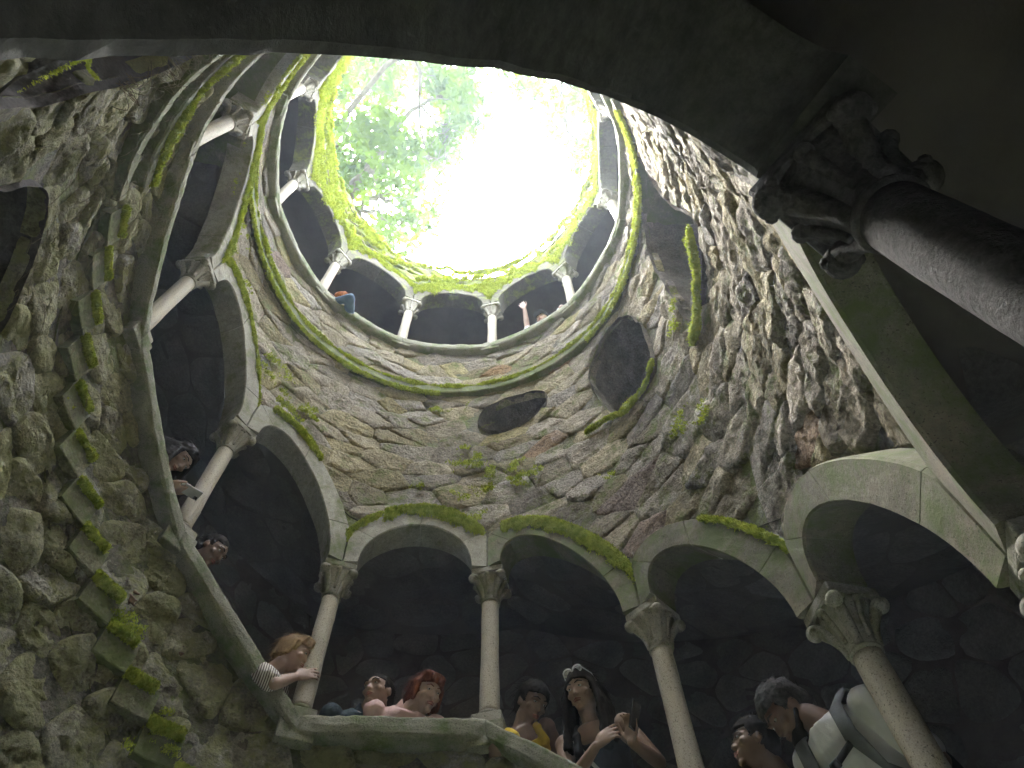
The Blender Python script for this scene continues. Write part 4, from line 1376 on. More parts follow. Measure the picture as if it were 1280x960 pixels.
def person(s0, label, sk, shirt, trous, hairm, head, look, neckdrop=0.19, sho_w=0.185, sho_dir=(1, 0, 0), chest_back=0.14, arms=(), hair='short',
           sleeve='short', pelvis=None, lean=None, floor=None, vox=0.0065, beard=None, neckline=None, scale=1.0, collar=None, extra=None, belly=0.0, fem=False):
    """local frame: origin on the gallery floor under the parapet line at bay s0, +Y into the well, +X towards smaller s"""
    fz = float(P(s0)) - 1.12 if floor is None else floor
    o = empty('person', tuple(W(s0, fz, 0.0)), PI - float(phi(s0)), label=label, cat='person')
    H = np.array(head, float)
    Y = unit(look[:3]); Zt = np.array(look[3:6], float) if len(look) > 3 else np.array([0, 0, 1.0])
    Z = unit(Zt - Y * Zt.dot(Y)); X = np.cross(Y, Z)
    HM = np.eye(4); HM[:3, 0] = X * scale; HM[:3, 1] = Y * scale; HM[:3, 2] = Z * scale; HM[:3, 3] = H
    # neck base lies below and behind the head
    N = H + np.array([0, -0.035, -neckdrop * scale]) if lean is None else np.array(lean, float)
    side = unit(sho_dir); pel = np.array(pelvis if pelvis is not None else (N[0], N[1] - 0.22, 0.94 * scale), float)
    if s0 > -3: pel[1] = min(pel[1], -0.38); pel[2] = max(pel[2], 0.86)
    spine_up = unit(N - pel); side = unit(side - spine_up * side.dot(spine_up)); front = np.cross(spine_up, side); 
    SR, SL = N + side * sho_w * scale - spine_up * 0.055, N - side * sho_w * scale - spine_up * 0.055
    w = sho_w / 0.185 * scale
    def torso(inf):
        q = [(0.00, 0.150, 0.105), (0.22, 0.140 + belly * 0.4, 0.098 + belly), (0.45, 0.132, 0.095 + belly * 0.6), (0.70, 0.155, 0.105), (0.88, 0.165, 0.098), (0.96, 0.120, 0.075), (1.01, 0.062, 0.058)]
        return ring_loft([(pel + (N - pel) * t - front * 0.015 * math.sin(t * 3), side * (a * w + inf), front * (b * scale + inf)) for t, a, b in q], 24)
    body = [torso(0.0)]
    body.append(limb([N - spine_up * 0.03, N + (H - N) * 0.45, H - Z * 0.05 - Y * 0.02], [0.056 * scale, 0.052 * scale, 0.055 * scale], 14))
    body += [xf(h_, HM) for h_ in head_shapes(fem)]
    shirtp = [torso(0.013)]
    clothp = []
    for sd_, S_ in ((1, SR), (-1, SL)):
        body.append(ball(S_, (0.055 * scale,) * 3, 12, 8)); shirtp.append(ball(S_, (0.066 * scale,) * 3, 12, 8)) if sleeve != 'none' else None
        a = [x for x in arms if x['side'] == sd_]
        if a:
            a = a[0]; l1, l2 = a.get('len', (0.285 * scale, 0.25 * scale))
            el, wr = ik(S_, a['wrist'], l1, l2, a['pole'])
            dv = a.get('dir', wr - el)
        else:
            a = {}; el, wr = ik(S_, S_ + np.array([sd_ * 0.06, 0.12, -0.45]), 0.285 * scale, 0.25 * scale, (sd_ * 0.5, -0.6, 0)); dv = wr - el
        body.append(limb([S_, (S_ + el) / 2, el], [0.048 * scale, 0.043 * scale, 0.036 * scale], 12))
        body.append(limb([el, el + (wr - el) * 0.35, wr], [0.036 * scale, 0.036 * scale, 0.024 * scale], 12))
        body += hand_shapes(wr, dv, a.get('palm', (-sd_, 0, -0.3)), a.get('ts', sd_), a.get('curl', 0.5), sc=scale * 1.0, spread=a.get('spread', 0.08))
        if sleeve == 'short':
            shirtp.append(limb([S_, (S_ + el) / 2, S_ + (el - S_) * 0.82], [0.064 * scale, 0.060 * scale, 0.060 * scale], 14))
        elif sleeve == 'long':
            shirtp.append(limb([S_, (S_ + el) / 2, el], [0.062 * scale, 0.056 * scale, 0.050 * scale], 14)); shirtp.append(limb([el, el + (wr - el) * 0.5, el + (wr - el) * 0.9], [0.050 * scale, 0.046 * scale, 0.038 * scale], 14))
        elif sleeve == 'three':
            shirtp.append(limb([S_, (S_ + el) / 2, el], [0.064 * scale, 0.060 * scale, 0.056 * scale], 14)); shirtp.append(limb([el, el + (wr - el) * 0.35], [0.056 * scale, 0.050 * scale], 14))
        # leg, foot
        hp = pel + side * sd_ * 0.085 * scale - np.array([0, 0, 0.03]); an = np.array([hp[0] + sd_ * 0.02, hp[1] - 0.06, 0.085])
        Ld = float(np.linalg.norm(an - hp)); kn, an = ik(hp, an, 0.512 * Ld, 0.490 * Ld, (0, 0.3, 0))
        body.append(limb([hp, (hp + kn) / 2, kn], [0.085 * scale, 0.075 * scale, 0.055 * scale], 12)); body.append(limb([kn, kn + (an - kn) * 0.3, an], [0.055 * scale, 0.055 * scale, 0.036 * scale], 12))
        clothp.append(limb([hp, (hp + kn) / 2, kn], [0.099 * scale, 0.090 * scale, 0.070 * scale], 14)); clothp.append(limb([kn, an], [0.070 * scale, 0.058 * scale], 14))
        sh = [limb([an + np.array([0, -0.03, -0.035]), an + np.array([0, 0.06, -0.05]), an + np.array([0, 0.13, -0.055])], [0.038, 0.040, 0.030], 12), limb([an, an + np.array([0, 0, -0.04])], [0.042, 0.042], 10)]
        remesh('shoe', sh, 0.009, SHOE, o, 1)
    bo = remesh('body', body, vox, sk, o, 2)
    if sleeve == 'none':
        shirtp = [ring_loft([(pel + (N - pel) * t - front * 0.015 * math.sin(t * 3), side * (a * w + 0.010), front * (b * scale + 0.012)) for t, a, b in
                             [(0.0, 0.150, 0.105), (0.22, 0.140, 0.098), (0.45, 0.132, 0.098), (0.70, 0.148, 0.105), (0.84, 0.135, 0.10)]], 24)]
        for sd_, S_ in ((1, SR), (-1, SL)):
            q0 = pel + (N - pel) * 0.80 + side * sd_ * 0.085 * w
            shirtp.append(limb([q0 + front * 0.098, q0 + front * 0.075 + spine_up * 0.07, N + side * sd_ * 0.075 - spine_up * 0.005, q0 - front * 0.075 + spine_up * 0.07, q0 - front * 0.098], [0.03, 0.024, 0.024, 0.024, 0.03], 10))
    so = remesh('top' if sleeve == 'none' else 'shirt', shirtp, vox, shirt, o, 3)
    v = np.zeros(len(so.data.vertices) * 3, np.float32); so.data.vertices.foreach_get('co', v); v = v.reshape(-1, 3)
    nn = np.zeros(len(so.data.vertices) * 3, np.float32); so.data.vertices.foreach_get('normal', nn); nn = nn.reshape(-1, 3)
    fold = fbm(v * np.array([11, 11, 5]) + s0 * 3, 3, True) * 0.008
    so.data.vertices.foreach_set('co', (v + nn * fold[:, None]).astype(np.float32).ravel()); so.data.update()
    remesh('trousers', clothp + [ring_loft([(pel + np.array([0, 0, dz]), side * 0.163 * w, front * 0.122) for dz in (-0.06, 0.0, 0.06)], 20)], 0.010, trous, o, 2)
    # eyes, brows, lips
    e = MB(); ir = MB(); br = MB(); lp = MB()
    for s_ in (-1, 1):
        e.add(*xf(ball((s_ * 0.031, 0.0825, 0.010), (0.0115, 0.0072, 0.0045), 10, 7), HM)); ir.add(*xf(ball((s_ * 0.031, 0.0885, 0.009), (0.0048, 0.003, 0.0042), 8, 6), HM))
        br.add(*xf(limb([(s_ * 0.014, 0.0975, 0.029), (s_ * 0.032, 0.0965, 0.035), (s_ * 0.052, 0.081, 0.029)], [0.0028, 0.0036, 0.0020], 6), HM))
    lp.add(*xf(limb([(-0.021, 0.088, -0.0585), (0, 0.1015, -0.056), (0.021, 0.088, -0.0585)], [0.003, 0.0050, 0.003], 6), HM))
    lp.add(*xf(limb([(-0.017, 0.088, -0.067), (0, 0.100, -0.0685), (0.017, 0.088, -0.067)], [0.0035, 0.0058, 0.0035], 6), HM))
    ey = e.build('eyes', EYE_W, o, local=True); ir.build('irises', EYE_D, ey, local=True)
    br.build('eyebrows', hairm, o, local=True); lp.build('lips', sk if beard else LIP, o, local=True)
    # hair
    hs_ = []
    if hair in ('short', 'curly', 'medium', 'long', 'bun', 'bob', 'tail'):
        hs_.append(xf(ball((0, -0.018, 0.030), (0.081, 0.099, 0.098), 22, 16), HM))
        hs_.append(xf(ball((0, -0.055, -0.005), (0.070, 0.062, 0.080), 18, 12), HM))
        if hair != 'short':
            hs_.append(xf(ball((0, -0.010, 0.045), (0.088, 0.104, 0.092), 22, 16), HM))
        if hair == 'curly':
            for i in range(60):
                a, t = rv.uniform(0, 2 * PI), rv.uniform(0, 1.25)
                hs_.append(xf(ball((0.082 * math.sin(t) * math.cos(a), -0.012 + 0.10 * math.sin(t) * math.sin(a), 0.035 + 0.097 * math.cos(t)), rv.uniform(0.010, 0.017), 8, 6), HM))
        if hair in ('medium', 'bob'):
            for i in range(70):
                a = rv.uniform(-0.15 * PI, 1.15 * PI) + PI; r0 = 0.088
                p0 = np.array([r0 * math.cos(a), -0.012 + 0.10 * math.sin(a), 0.05]); p1 = p0 * np.array([1.08, 1.06, 0]) + np.array([0, -0.004, -0.03 - 0.03 * rv.random()])
                hs_.append(xf(limb([p0 * [0.7, 0.7, 1.9], p0, p1], [0.013, 0.014, 0.008], 6), HM))
            for i in range(26):
                a = rv.uniform(0.1, 0.9) * PI
                p0 = np.array([0.05 * math.cos(a), 0.05, 0.118]); p1 = np.array([0.075 * math.cos(a), 0.088 * math.sin(a) + 0.012, 0.068])
                hs_.append(xf(limb([p0, (p0 + p1) / 2 + [0, 0.012, 0.012], p1], [0.012, 0.013, 0.006], 6), HM))
        if hair in ('long', 'tail'):
            for i in range(80):
                sgn = rv.choice([-1, 1]); a = rv.uniform(0, 1)
                p0 = HM[:3, :3] @ np.array([sgn * 0.02, 0.06 - 0.13 * a, 0.110]) + H
                p1 = HM[:3, :3] @ np.array([sgn * (0.082 + 0.012 * rv.random()), 0.045 - 0.13 * a, 0.02]) + H
                p2 = p1 + np.array([0.02 * X[0] * sgn, 0, -0.13]) + X * sgn * 0.004 - Y * 0.02; p3 = p2 + np.array([0, -0.01, -0.13 - 0.08 * rv.random()]) + X * sgn * rv.uniform(-0.02, 0.03)
                hs_.append(limb([p0, p1, p2, p3], [0.012, 0.014, 0.017, 0.008], 6))
        if hair == 'bun':
            hs_.append(xf(ball((0, -0.125, 0.02), (0.035, 0.035, 0.035), 12, 8), HM))
    ho = remesh('hair', hs_, 0.006, hairm, o, 1)
    v = np.zeros(len(ho.data.vertices) * 3, np.float32); ho.data.vertices.foreach_get('co', v); v = v.reshape(-1, 3)
    nn = np.zeros(len(ho.data.vertices) * 3, np.float32); ho.data.vertices.foreach_get('normal', nn); nn = nn.reshape(-1, 3)
    hl = (v - H) @ np.array(HM[:3, :3]) / scale ** 2
    # clear the face: push hair behind the hairline back inside the skull
    face = (hl[:, 1] > 0.040) & (hl[:, 2] < 0.060 - 0.15 * np.abs(hl[:, 0])) & (np.abs(hl[:, 0]) < 0.07) & (hl[:, 2] > -0.13)
    v2 = v + nn * (fbm(hl * np.array([70, 70, 18]), 2, True) * 0.004)[:, None]
    v2[face] = v2[face] - (Y * 0.045)[None]
    ho.data.vertices.foreach_set('co', v2.astype(np.float32).ravel()); ho.data.update()
    # loose strands over the mass of hair, so the outline is hair and not a shell
    vv = v2; nv_ = len(vv); rs_ = np.random.default_rng(int(abs(s0) * 100))
    ok = np.where((hl[:, 2] > 0.0) & ~face & (hl[:, 1] < 0.02 + 0.06 * (hl[:, 2] > 0.095)))[0]; k_ = 1100 if hair in ('long', 'bob') else 700
    ii = rs_.choice(ok, k_); c_ = vv[ii]; n_ = nn[ii]
    dn = (-Z * 1.0 - Y * 0.35)[None] if hair in ('long', 'bob', 'medium', 'bun') else (-Z * 0.4 - Y * 0.9)[None]
    if hair == 'curly': dn = rs_.normal(0, 1, (k_, 3))
    t_ = dn - n_ * (dn * n_).sum(1)[:, None]; t_ /= np.linalg.norm(t_, axis=1)[:, None] + 1e-6
    fr_m = hl[ii][:, 1] > 0.0; t_[fr_m] = t_[fr_m] * 0.3 - Y * 0.9
    t_ += rs_.normal(0, 0.22, (k_, 3)); Ls = (rs_.uniform(0.02, 0.05, (k_, 1)) if hair in ('short', 'curly') else rs_.uniform(0.04, 0.11, (k_, 1)))
    wd = np.cross(t_, n_) * rs_.uniform(0.0007, 0.0016, (k_, 1)); off = n_ * rs_.uniform(0.001, 0.006, (k_, 1))
    a0, a1, a2 = c_ + n_ * 0.001, c_ + t_ * Ls * 0.5 + off, c_ + t_ * Ls + off * 0.5 - n_ * Ls * 0.18
    Vs = np.stack([a0 - wd, a0 + wd, a1 - wd, a1 + wd, a2], 1).reshape(-1, 3); b5 = np.arange(k_)[:, None] * 5
    Fs = np.concatenate([b5 + [[0, 1, 3]], b5 + [[0, 3, 2]], b5 + [[2, 3, 4]]])
    st_ = mesh_obj('strands', Vs, Fs, hairm, ho, local=True); st_['kind'] = 'stuff'
    if beard is not None:
        bb = [xf(ball((0, 0.064, -0.088), (0.052, 0.036, 0.036), 14, 10), HM), xf(limb([(-0.068, 0.01, -0.03), (-0.055, 0.045, -0.07), (0, 0.078, -0.098), (0.055, 0.045, -0.07), (0.068, 0.01, -0.03)], [0.010, 0.016, 0.02, 0.016, 0.010], 8), HM)]
        remesh('beard', bb, 0.006, beard, o, 1)
    if collar is not None:
        cm = MB()
        for s_ in (-1, 1):
            a_ = N + side * s_ * 0.045 + spine_up * 0.02
            Vc = np.array([a_ - front * 0.03 + spine_up * 0.025, a_ + side * s_ * 0.03 - spine_up * 0.015, a_ + front * 0.085 - spine_up * 0.085 + side * s_ * 0.03, a_ + front * 0.075 - side * s_ * 0.03 - spine_up * 0.02])
            Vb = Vc - front * 0.006 - spine_up * 0.004
            cm.add(np.r_[Vc, Vb], [[0, 1, 2, 3], [7, 6, 5, 4], [0, 4, 5, 1], [1, 5, 6, 2], [2, 6, 7, 3], [3, 7, 4, 0]])
        cm.build('collar', collar, o, local=True, smooth=False)
    if extra: extra(o, dict(H=H, HM=HM, N=N, side=side, front=front, up=spine_up, pel=pel, SR=SR, SL=SL, X=X, Y=Y, Z=Z))
    return o


def loc(s0, s, h, d):
    """local coordinates, in the frame of a person standing at s0, of the point (s, h, d)"""
    a = W(s, h, d) - W(s0, float(P(s0)) - 1.12, 0.0)
    t = PI - float(phi(s0))
    return np.array([a[0] * math.cos(t) + a[1] * math.sin(t), -a[0] * math.sin(t) + a[1] * math.cos(t), a[2]])


SHOE = mat('shoe_leather', (0.05, 0.045, 0.04), bump=0.1, rough=0.6)
JEANS = cloth('blue_denim', (0.06, 0.09, 0.15), (0.04, 0.06, 0.10)); DARKT = cloth('dark_trousers', (0.03, 0.03, 0.035), (0.02, 0.02, 0.02))
H_BLACK = mat('black_hair', (0.022, 0.017, 0.014), (0.012, 0.01, 0.009), scale=40, bump=0.5, bscale=120, dist=0.004, rough=0.85, spec=0.15)
H_BLOND = mat('blond_hair', (0.42, 0.29, 0.16), (0.25, 0.16, 0.085), scale=40, bump=0.5, bscale=120, dist=0.004, rough=0.8, spec=0.2)
H_RED = mat('auburn_hair', (0.24, 0.085, 0.05), (0.13, 0.045, 0.03), scale=40, bump=0.5, bscale=120, dist=0.004, rough=0.8, spec=0.2)
H_GREY = mat('greying_hair', (0.075, 0.07, 0.068), (0.02, 0.02, 0.02), scale=60, bump=0.5, bscale=120, dist=0.004, rough=0.8, spec=0.2)


def phone(o, c, ax, up, mt, label=None, case=None):
    """handset with rounded body, lens bump and screen; a thing of its own held in the hand"""
    ax = unit(ax); up = unit(np.array(up) - ax * np.dot(ax, up)); n_ = np.cross(ax, up)
    Mx = np.eye(4); Mx[:3, 0] = ax; Mx[:3, 1] = up; Mx[:3, 2] = n_; Mx[:3, 3] = c
    Wm = np.array(world_of(o)) @ Mx
    p = empty('phone', tuple(Wm[:3, 3]), label=label, cat='phone')
    def put(sh, nm, m_): 
        V = np.asarray(sh[0]); mesh_obj(nm, V @ Wm[:3, :3].T + Wm[:3, 3], sh[1], m_, p, smooth=False)
    put(box(-0.072, 0.072, -0.036, 0.036, -0.004, 0.004, 0.003), 'case', mt)
    put(box(-0.069, 0.069, -0.033, 0.033, 0.0041, 0.0046, 0), 'screen', GLASS)
    put(box(0.040, 0.065, 0.008, 0.030, -0.0062, -0.0041, 0.001), 'camera_bump', GLASS)
    return p


GLASS = mat('dark_glass', (0.02, 0.02, 0.025), bump=0, rough=0.1, spec=0.6)
SILVER = mat('silver_case', (0.55, 0.56, 0.58), bump=0, rough=0.35)
BLACKP = mat('black_plastic', (0.02, 0.02, 0.022), bump=0.1, rough=0.45)
GREYN = cloth('grey_nylon', (0.16, 0.17, 0.19), (0.11, 0.12, 0.13)); BLACKN = cloth('black_webbing', (0.018, 0.018, 0.02), (0.012, 0.012, 0.012))
WHITEP = mat('white_plastic', (0.8, 0.8, 0.8), bump=0, rough=0.3)

# woman leaning out with a phone
s0 = 2.70
hd = loc(s0, 2.755, 4.18, 0.045); hn = loc(s0, 2.82, 3.90, -0.03)
def ex(o, k):
    phone(o, hn + np.array([-0.075, 0.035, 0.01]), (-1, 0.25, 0.15), (-0.1, -0.8, -0.3), SILVER, 'silver phone held out by the dark haired woman leaning over the left parapet')
person(s0, 'dark haired woman in a dark jacket leaning over the left parapet, looking at a phone', SK['light'], cloth('navy_denim', (0.045, 0.06, 0.10), (0.025, 0.035, 0.06)), JEANS, H_BLACK,
       hd, (-0.35, 0.62, -0.70), lean=hd + (0.10, -0.17, -0.13), pelvis=hd + (0.22, -0.40, -0.62), sho_dir=(0.9, 0.3, 0.1), sho_w=0.165, hair='long', sleeve='long',
       arms=[dict(side=1, wrist=hn + (0.055, -0.03, -0.01), pole=(0.6, -0.2, -1), dir=(-1, 0.35, 0.1), palm=(0, 0.2, 1), curl=0.9), dict(side=-1, wrist=hn + (0.02, -0.055, -0.02), pole=(-0.6, -0.2, -1), dir=(-0.75, 0.8, 0.2), palm=(0.3, 0, 1), curl=0.9, ts=-1)], extra=ex)
# man in shadow below her
s0 = 3.22
hd = loc(s0, 3.22, 3.71, 0.04)
person(s0, 'man with short dark hair half hidden in shadow below the woman with the phone', SK['brown'], cloth('grey_shirt', (0.12, 0.12, 0.13), (0.08, 0.08, 0.09)), DARKT, H_BLACK,
       hd, (-0.55, 0.65, -0.5), lean=hd + (0.07, -0.13, -0.16), pelvis=hd + (0.2, -0.35, -0.62), hair='short', arms=[])
# blond person in stripes, hand round the column
s0 = 3.86
hd = loc(s0, 3.885, 3.25, 0.07); hn = loc(s0, 3.94, 3.07, -0.005)
person(s0, 'blond person in a striped blouse with one hand on the column', SK['light'], stripes('striped_cotton'), DARKT, H_BLOND, hd, (-0.85, 0.45, -0.25), lean=hd + (0.10, -0.02, -0.13),
       pelvis=hd + (0.30, -0.26, -0.50), sho_dir=(0.55, 0.75, 0), sho_w=0.16, hair='bob', sleeve='short', collar=None,
       arms=[dict(side=1, wrist=hn + (0.02, 0.0, -0.02), pole=(1.0, 0.2, -0.35), dir=(-0.85, 0.1, 0.45), palm=(-0.2, -1, 0), curl=0.35, ts=1), dict(side=-1, wrist=loc(s0, 3.9, 2.84, 0.12), pole=(0, -0.4, -1), dir=(-0.3, 1, 0), palm=(0, 0, -1), curl=0.2)])
# man looking up
s0 = 4.37
hd = loc(s0, 4.385, 3.03, 0.0)
person(s0, 'dark haired man in a dark shirt looking up, left of the man in pink', SK['tan'], cloth('dark_teal_shirt', (0.03, 0.05, 0.065), (0.02, 0.035, 0.045)), DARKT, H_BLACK, hd, (0.50, 0.80, -0.02),
       lean=hd + (0.05, -0.02, -0.12), pelvis=hd + (0.14, -0.42, -0.50), sho_dir=(1, 0.15, 0), hair='short', collar=cloth('dark_teal_collar', (0.035, 0.055, 0.07), (0.02, 0.035, 0.045)), belly=0.02,
       arms=[dict(side=1, wrist=loc(s0, 4.20, 2.82, 0.06), pole=(0.8, -1.0, 0.15), dir=(-0.9, 0.4, 0), palm=(0, 0, -1), curl=0.2), dict(side=-1, wrist=loc(s0, 4.42, 2.83, 0.06), pole=(-0.6, -1.0, 0.15), dir=(0.9, 0.3, 0), palm=(0, 0, -1), curl=0.2)])
# auburn hair, pink shirt
s0 = 4.58
hd = loc(s0, 4.655, 3.0, -0.03)
PINK = cloth('pink_cotton', (0.62, 0.42, 0.40), (0.54, 0.36, 0.345))
person(s0, 'person with short auburn hair in a pink collared shirt leaning on the level parapet', SK['light'], PINK, DARKT, H_RED, hd, (-0.55, 0.72, -0.35), lean=hd + (0.095, 0.0, -0.095),
       pelvis=hd + (0.24, -0.42, -0.45), sho_dir=(1, 0.25, 0.05), sho_w=0.18, hair='bob', sleeve='three', collar=PINK,
       arms=[dict(side=1, wrist=loc(s0, 4.60, 2.83, 0.0), pole=(0.8, -0.9, 0.2), dir=(-0.9, 0.3, 0), palm=(0, 0, -1), curl=0.2), dict(side=-1, wrist=loc(s0, 4.68, 2.83, 0.06), pole=(-0.4, -1.0, 0.2), dir=(0.9, 0.3, 0), palm=(0, 0, -1), curl=0.2)])
# woman in yellow
s0 = 5.16
hd = loc(s0, 5.24, 2.88, 0.025)
YEL = cloth('yellow_jersey', (0.62, 0.44, 0.05), (0.54, 0.37, 0.04))
person(s0, 'dark haired woman in a sleeveless yellow top beside the upright middle column', SK['brown'], YEL, JEANS, H_BLACK, hd, (-0.65, 0.45, -0.6), lean=hd + (0.075, 0.0, -0.125),
       pelvis=hd + (0.04, -0.26, -0.64), sho_dir=(0.7, 0.7, 0), sho_w=0.155, hair='bun', sleeve='none',
       arms=[dict(side=1, wrist=hd + (0.12, -0.28, -0.50), pole=(1, -0.8, 0), palm=(-1, 0, 0)), dict(side=-1, wrist=hd + (-0.06, -0.25, -0.52), pole=(-0.6, -1, 0), palm=(1, 0, 0))])
# woman in black with sunglasses on her head and a phone
s0 = 5.44
hd = loc(s0, 5.54, 2.81, 0.0); hl_ = loc(s0, 5.67, 2.44, -0.10); hr_ = loc(s0, 5.81, 2.36, -0.10)
BLK = cloth('black_jersey', (0.02, 0.02, 0.023), (0.014, 0.014, 0.016))
def ex(o, k):
    g = empty('sunglasses', tuple((np.array(world_of(o)) @ np.r_[k['HM'][:3, :3] @ np.array([0, 0.05, 0.12]) + k['H'], 1])[:3]), label='white framed sunglasses pushed up on the woman in black', cat='sunglasses')
    Wm = np.array(world_of(o)) @ k['HM']
    for s_ in (-1, 1):
        q = [(s_ * 0.031 + 0.027 * math.cos(t), 0.060 + 0.008 * math.sin(t), 0.118 + 0.017 * math.sin(t)) for t in np.linspace(0, 2 * PI, 17)]
        V, F = tube(q, 0.0045, 6, cap=False); V = np.array(V) @ Wm[:3, :3].T + Wm[:3, 3]; mesh_obj('rim', V, F, WHITEP, g)
        V, F = ball((s_ * 0.031, 0.060, 0.118), (0.025, 0.004, 0.015), 12, 6); V = np.array(V) @ Wm[:3, :3].T + Wm[:3, 3]; mesh_obj('lens', V, F, mat('mirror_lens', (0.5, 0.5, 0.52), bump=0, rough=0.15, spec=0.8) if s_ < 0 else bpy.data.materials['mirror_lens'], g)
        V, F = tube([(s_ * 0.058, 0.06, 0.118), (s_ * 0.082, 0.0, 0.09), (s_ * 0.084, -0.04, 0.05)], 0.003, 5); V = np.array(V) @ Wm[:3, :3].T + Wm[:3, 3]; mesh_obj('temple', V, F, WHITEP, g)
    phone(o, hr_ + np.array([-0.05, 0.03, 0.08]), (-0.35, 0.1, 1), (0.2, 1, 0), BLACKP, 'black phone in the hand of the woman in black')
    # pale strap of a bag across the chest
    st = MB(); a = k['N'] + k['side'] * 0.09 + k['up'] * 0.0; pts = [a - k['front'] * 0.02, a + k['front'] * 0.09 - k['up'] * 0.06, k['N'] + k['side'] * 0.03 + k['front'] * 0.13 - k['up'] * 0.18, k['N'] - k['side'] * 0.06 + k['front'] * 0.135 - k['up'] * 0.34, k['N'] - k['side'] * 0.12 + k['front'] * 0.12 - k['up'] * 0.46]
    for i in range(len(pts) - 1):
        u_ = unit(np.cross(pts[i + 1] - pts[i], k['front'])) * 0.010
        st.add([pts[i] - u_, pts[i] + u_, pts[i + 1] + u_, pts[i + 1] - u_], [[0, 1, 2, 3]])
    so = st.build('bag_strap', cloth('pale_strap', (0.55, 0.52, 0.47), (0.5, 0.47, 0.42)), o, local=True, smooth=False)
person(s0, 'long haired woman in a black top with white sunglasses on her head, gesturing', SK['tan'], BLK, DARKT, H_BLACK, hd, (0.15, 0.95, -0.25), lean=hd + (-0.005, -0.05, -0.155),
       pelvis=hd + (-0.02, -0.30, -0.66), sho_dir=(1, 0.05, 0), sho_w=0.17, hair='long', sleeve='none',
       arms=[dict(side=1, wrist=hl_ + (0.055, -0.02, -0.03), pole=(0.9, -0.4, -0.8), dir=(-0.9, 0.1, 0.35), palm=(0, -1, -0.1), curl=0.45, spread=0.13),
             dict(side=-1, wrist=hr_ + (0.0, -0.01, -0.02), pole=(-0.6, -0.3, -1), dir=(-0.2, 0.15, 1), palm=(0.3, 1, 0), curl=0.8, ts=-1)], extra=ex)
# boy
s0 = 6.28
hd = loc(s0, 6.33, 2.09, 0.05)
person(s0, 'boy with dark hair looking up and left, behind the bearded man', SK['brown'], cloth('dark_tee', (0.04, 0.04, 0.045), (0.03, 0.03, 0.03)), DARKT, H_BLACK, hd, (0.55, 0.72, 0.12), lean=hd + (-0.03, -0.08, -0.15),
       pelvis=hd + (-0.05, -0.16, -0.60), sho_w=0.15, hair='curly', scale=0.92, sleeve='short', arms=[])
# man with backpack
s0 = 6.62
hd = loc(s0, 6.60, 2.02, -0.03)
TEE = two_tone('white_and_navy_tee', (0.66, 0.66, 0.70), (0.07, 0.07, 0.12), 1.30)
def ex(o, k):
    b = empty('backpack', tuple((np.array(world_of(o)) @ np.r_[k['pel'] + k['up'] * 0.1 - k['front'] * 0.2, 1])[:3]), label='black and grey backpack worn by the bearded man in white', cat='backpack')
    WM = np.array(world_of(o))
    def put(V, F, nm, m_): V = np.asarray(V) @ WM[:3, :3].T + WM[:3, 3]; mesh_obj(nm, V, F, m_, b)
    c0 = k['pel'] + k['up'] * 0.28 - k['front'] * 0.20
    put(*ring_loft([(c0 - k['up'] * 0.24, k['side'] * 0.10, k['front'] * 0.05), (c0 - k['up'] * 0.22, k['side'] * 0.15, k['front'] * 0.09), (c0, k['side'] * 0.16, k['front'] * 0.10), (c0 + k['up'] * 0.18, k['side'] * 0.14, k['front'] * 0.09), (c0 + k['up'] * 0.22, k['side'] * 0.08, k['front'] * 0.05)], 24), 'pack', BLACKN)
    for s_ in (-1, 1):
        q0 = k['N'] + k['side'] * s_ * 0.115
        pts = [q0 - k['front'] * 0.12 - k['up'] * 0.05, q0 - k['front'] * 0.03 + k['up'] * 0.030, q0 + k['front'] * 0.07 - k['up'] * 0.0, q0 + k['front'] * 0.125 - k['up'] * 0.10, q0 + k['front'] * 0.128 + k['side'] * s_ * 0.02 - k['up'] * 0.24, q0 + k['front'] * 0.05 + k['side'] * s_ * 0.06 - k['up'] * 0.36]
        Vs, Fs = [], []
        ring_ = []
        for i, p_ in enumerate(pts):
            tn = unit(pts[min(i + 1, 5)] - pts[max(i - 1, 0)]); sdv = unit(k['side'] - tn * k['side'].dot(tn)); nr_ = np.cross(tn, sdv)
            w_ = 0.034 if i < 4 else 0.014
            ring_.append((p_, sdv * w_, nr_ * 0.011))
        put(*ring_loft(ring_, 12), 'shoulder_strap', GREYN)
    a = k['N'] + k['side'] * 0.10 + k['front'] * 0.142 - k['up'] * 0.15; c_ = k['N'] - k['side'] * 0.10 + k['front'] * 0.142 - k['up'] * 0.12
    put(*ring_loft([(a, k['up'] * 0.013, k['front'] * 0.006), ((a + c_) / 2 + k['front'] * 0.012, k['up'] * 0.013, k['front'] * 0.006), (c_, k['up'] * 0.013, k['front'] * 0.006)], 10), 'chest_strap', BLACKN)
    m_ = (a + c_) / 2 + k['front'] * 0.018
    put(*ring_loft([(m_ + k['side'] * 0.02, k['up'] * 0.016, k['front'] * 0.007), (m_ - k['side'] * 0.02, k['up'] * 0.016, k['front'] * 0.007)], 10), 'buckle', BLACKP)
    p0 = k['N'] + k['side'] * 0.125 + k['front'] * 0.16 - k['up'] * 0.19
    put(*ring_loft([(p0 - k['up'] * 0.07, k['side'] * 0.03, k['front'] * 0.014), (p0, k['side'] * 0.036, k['front'] * 0.018), (p0 + k['up'] * 0.07, k['side'] * 0.03, k['front'] * 0.012)], 12), 'strap_pouch', GREYN)
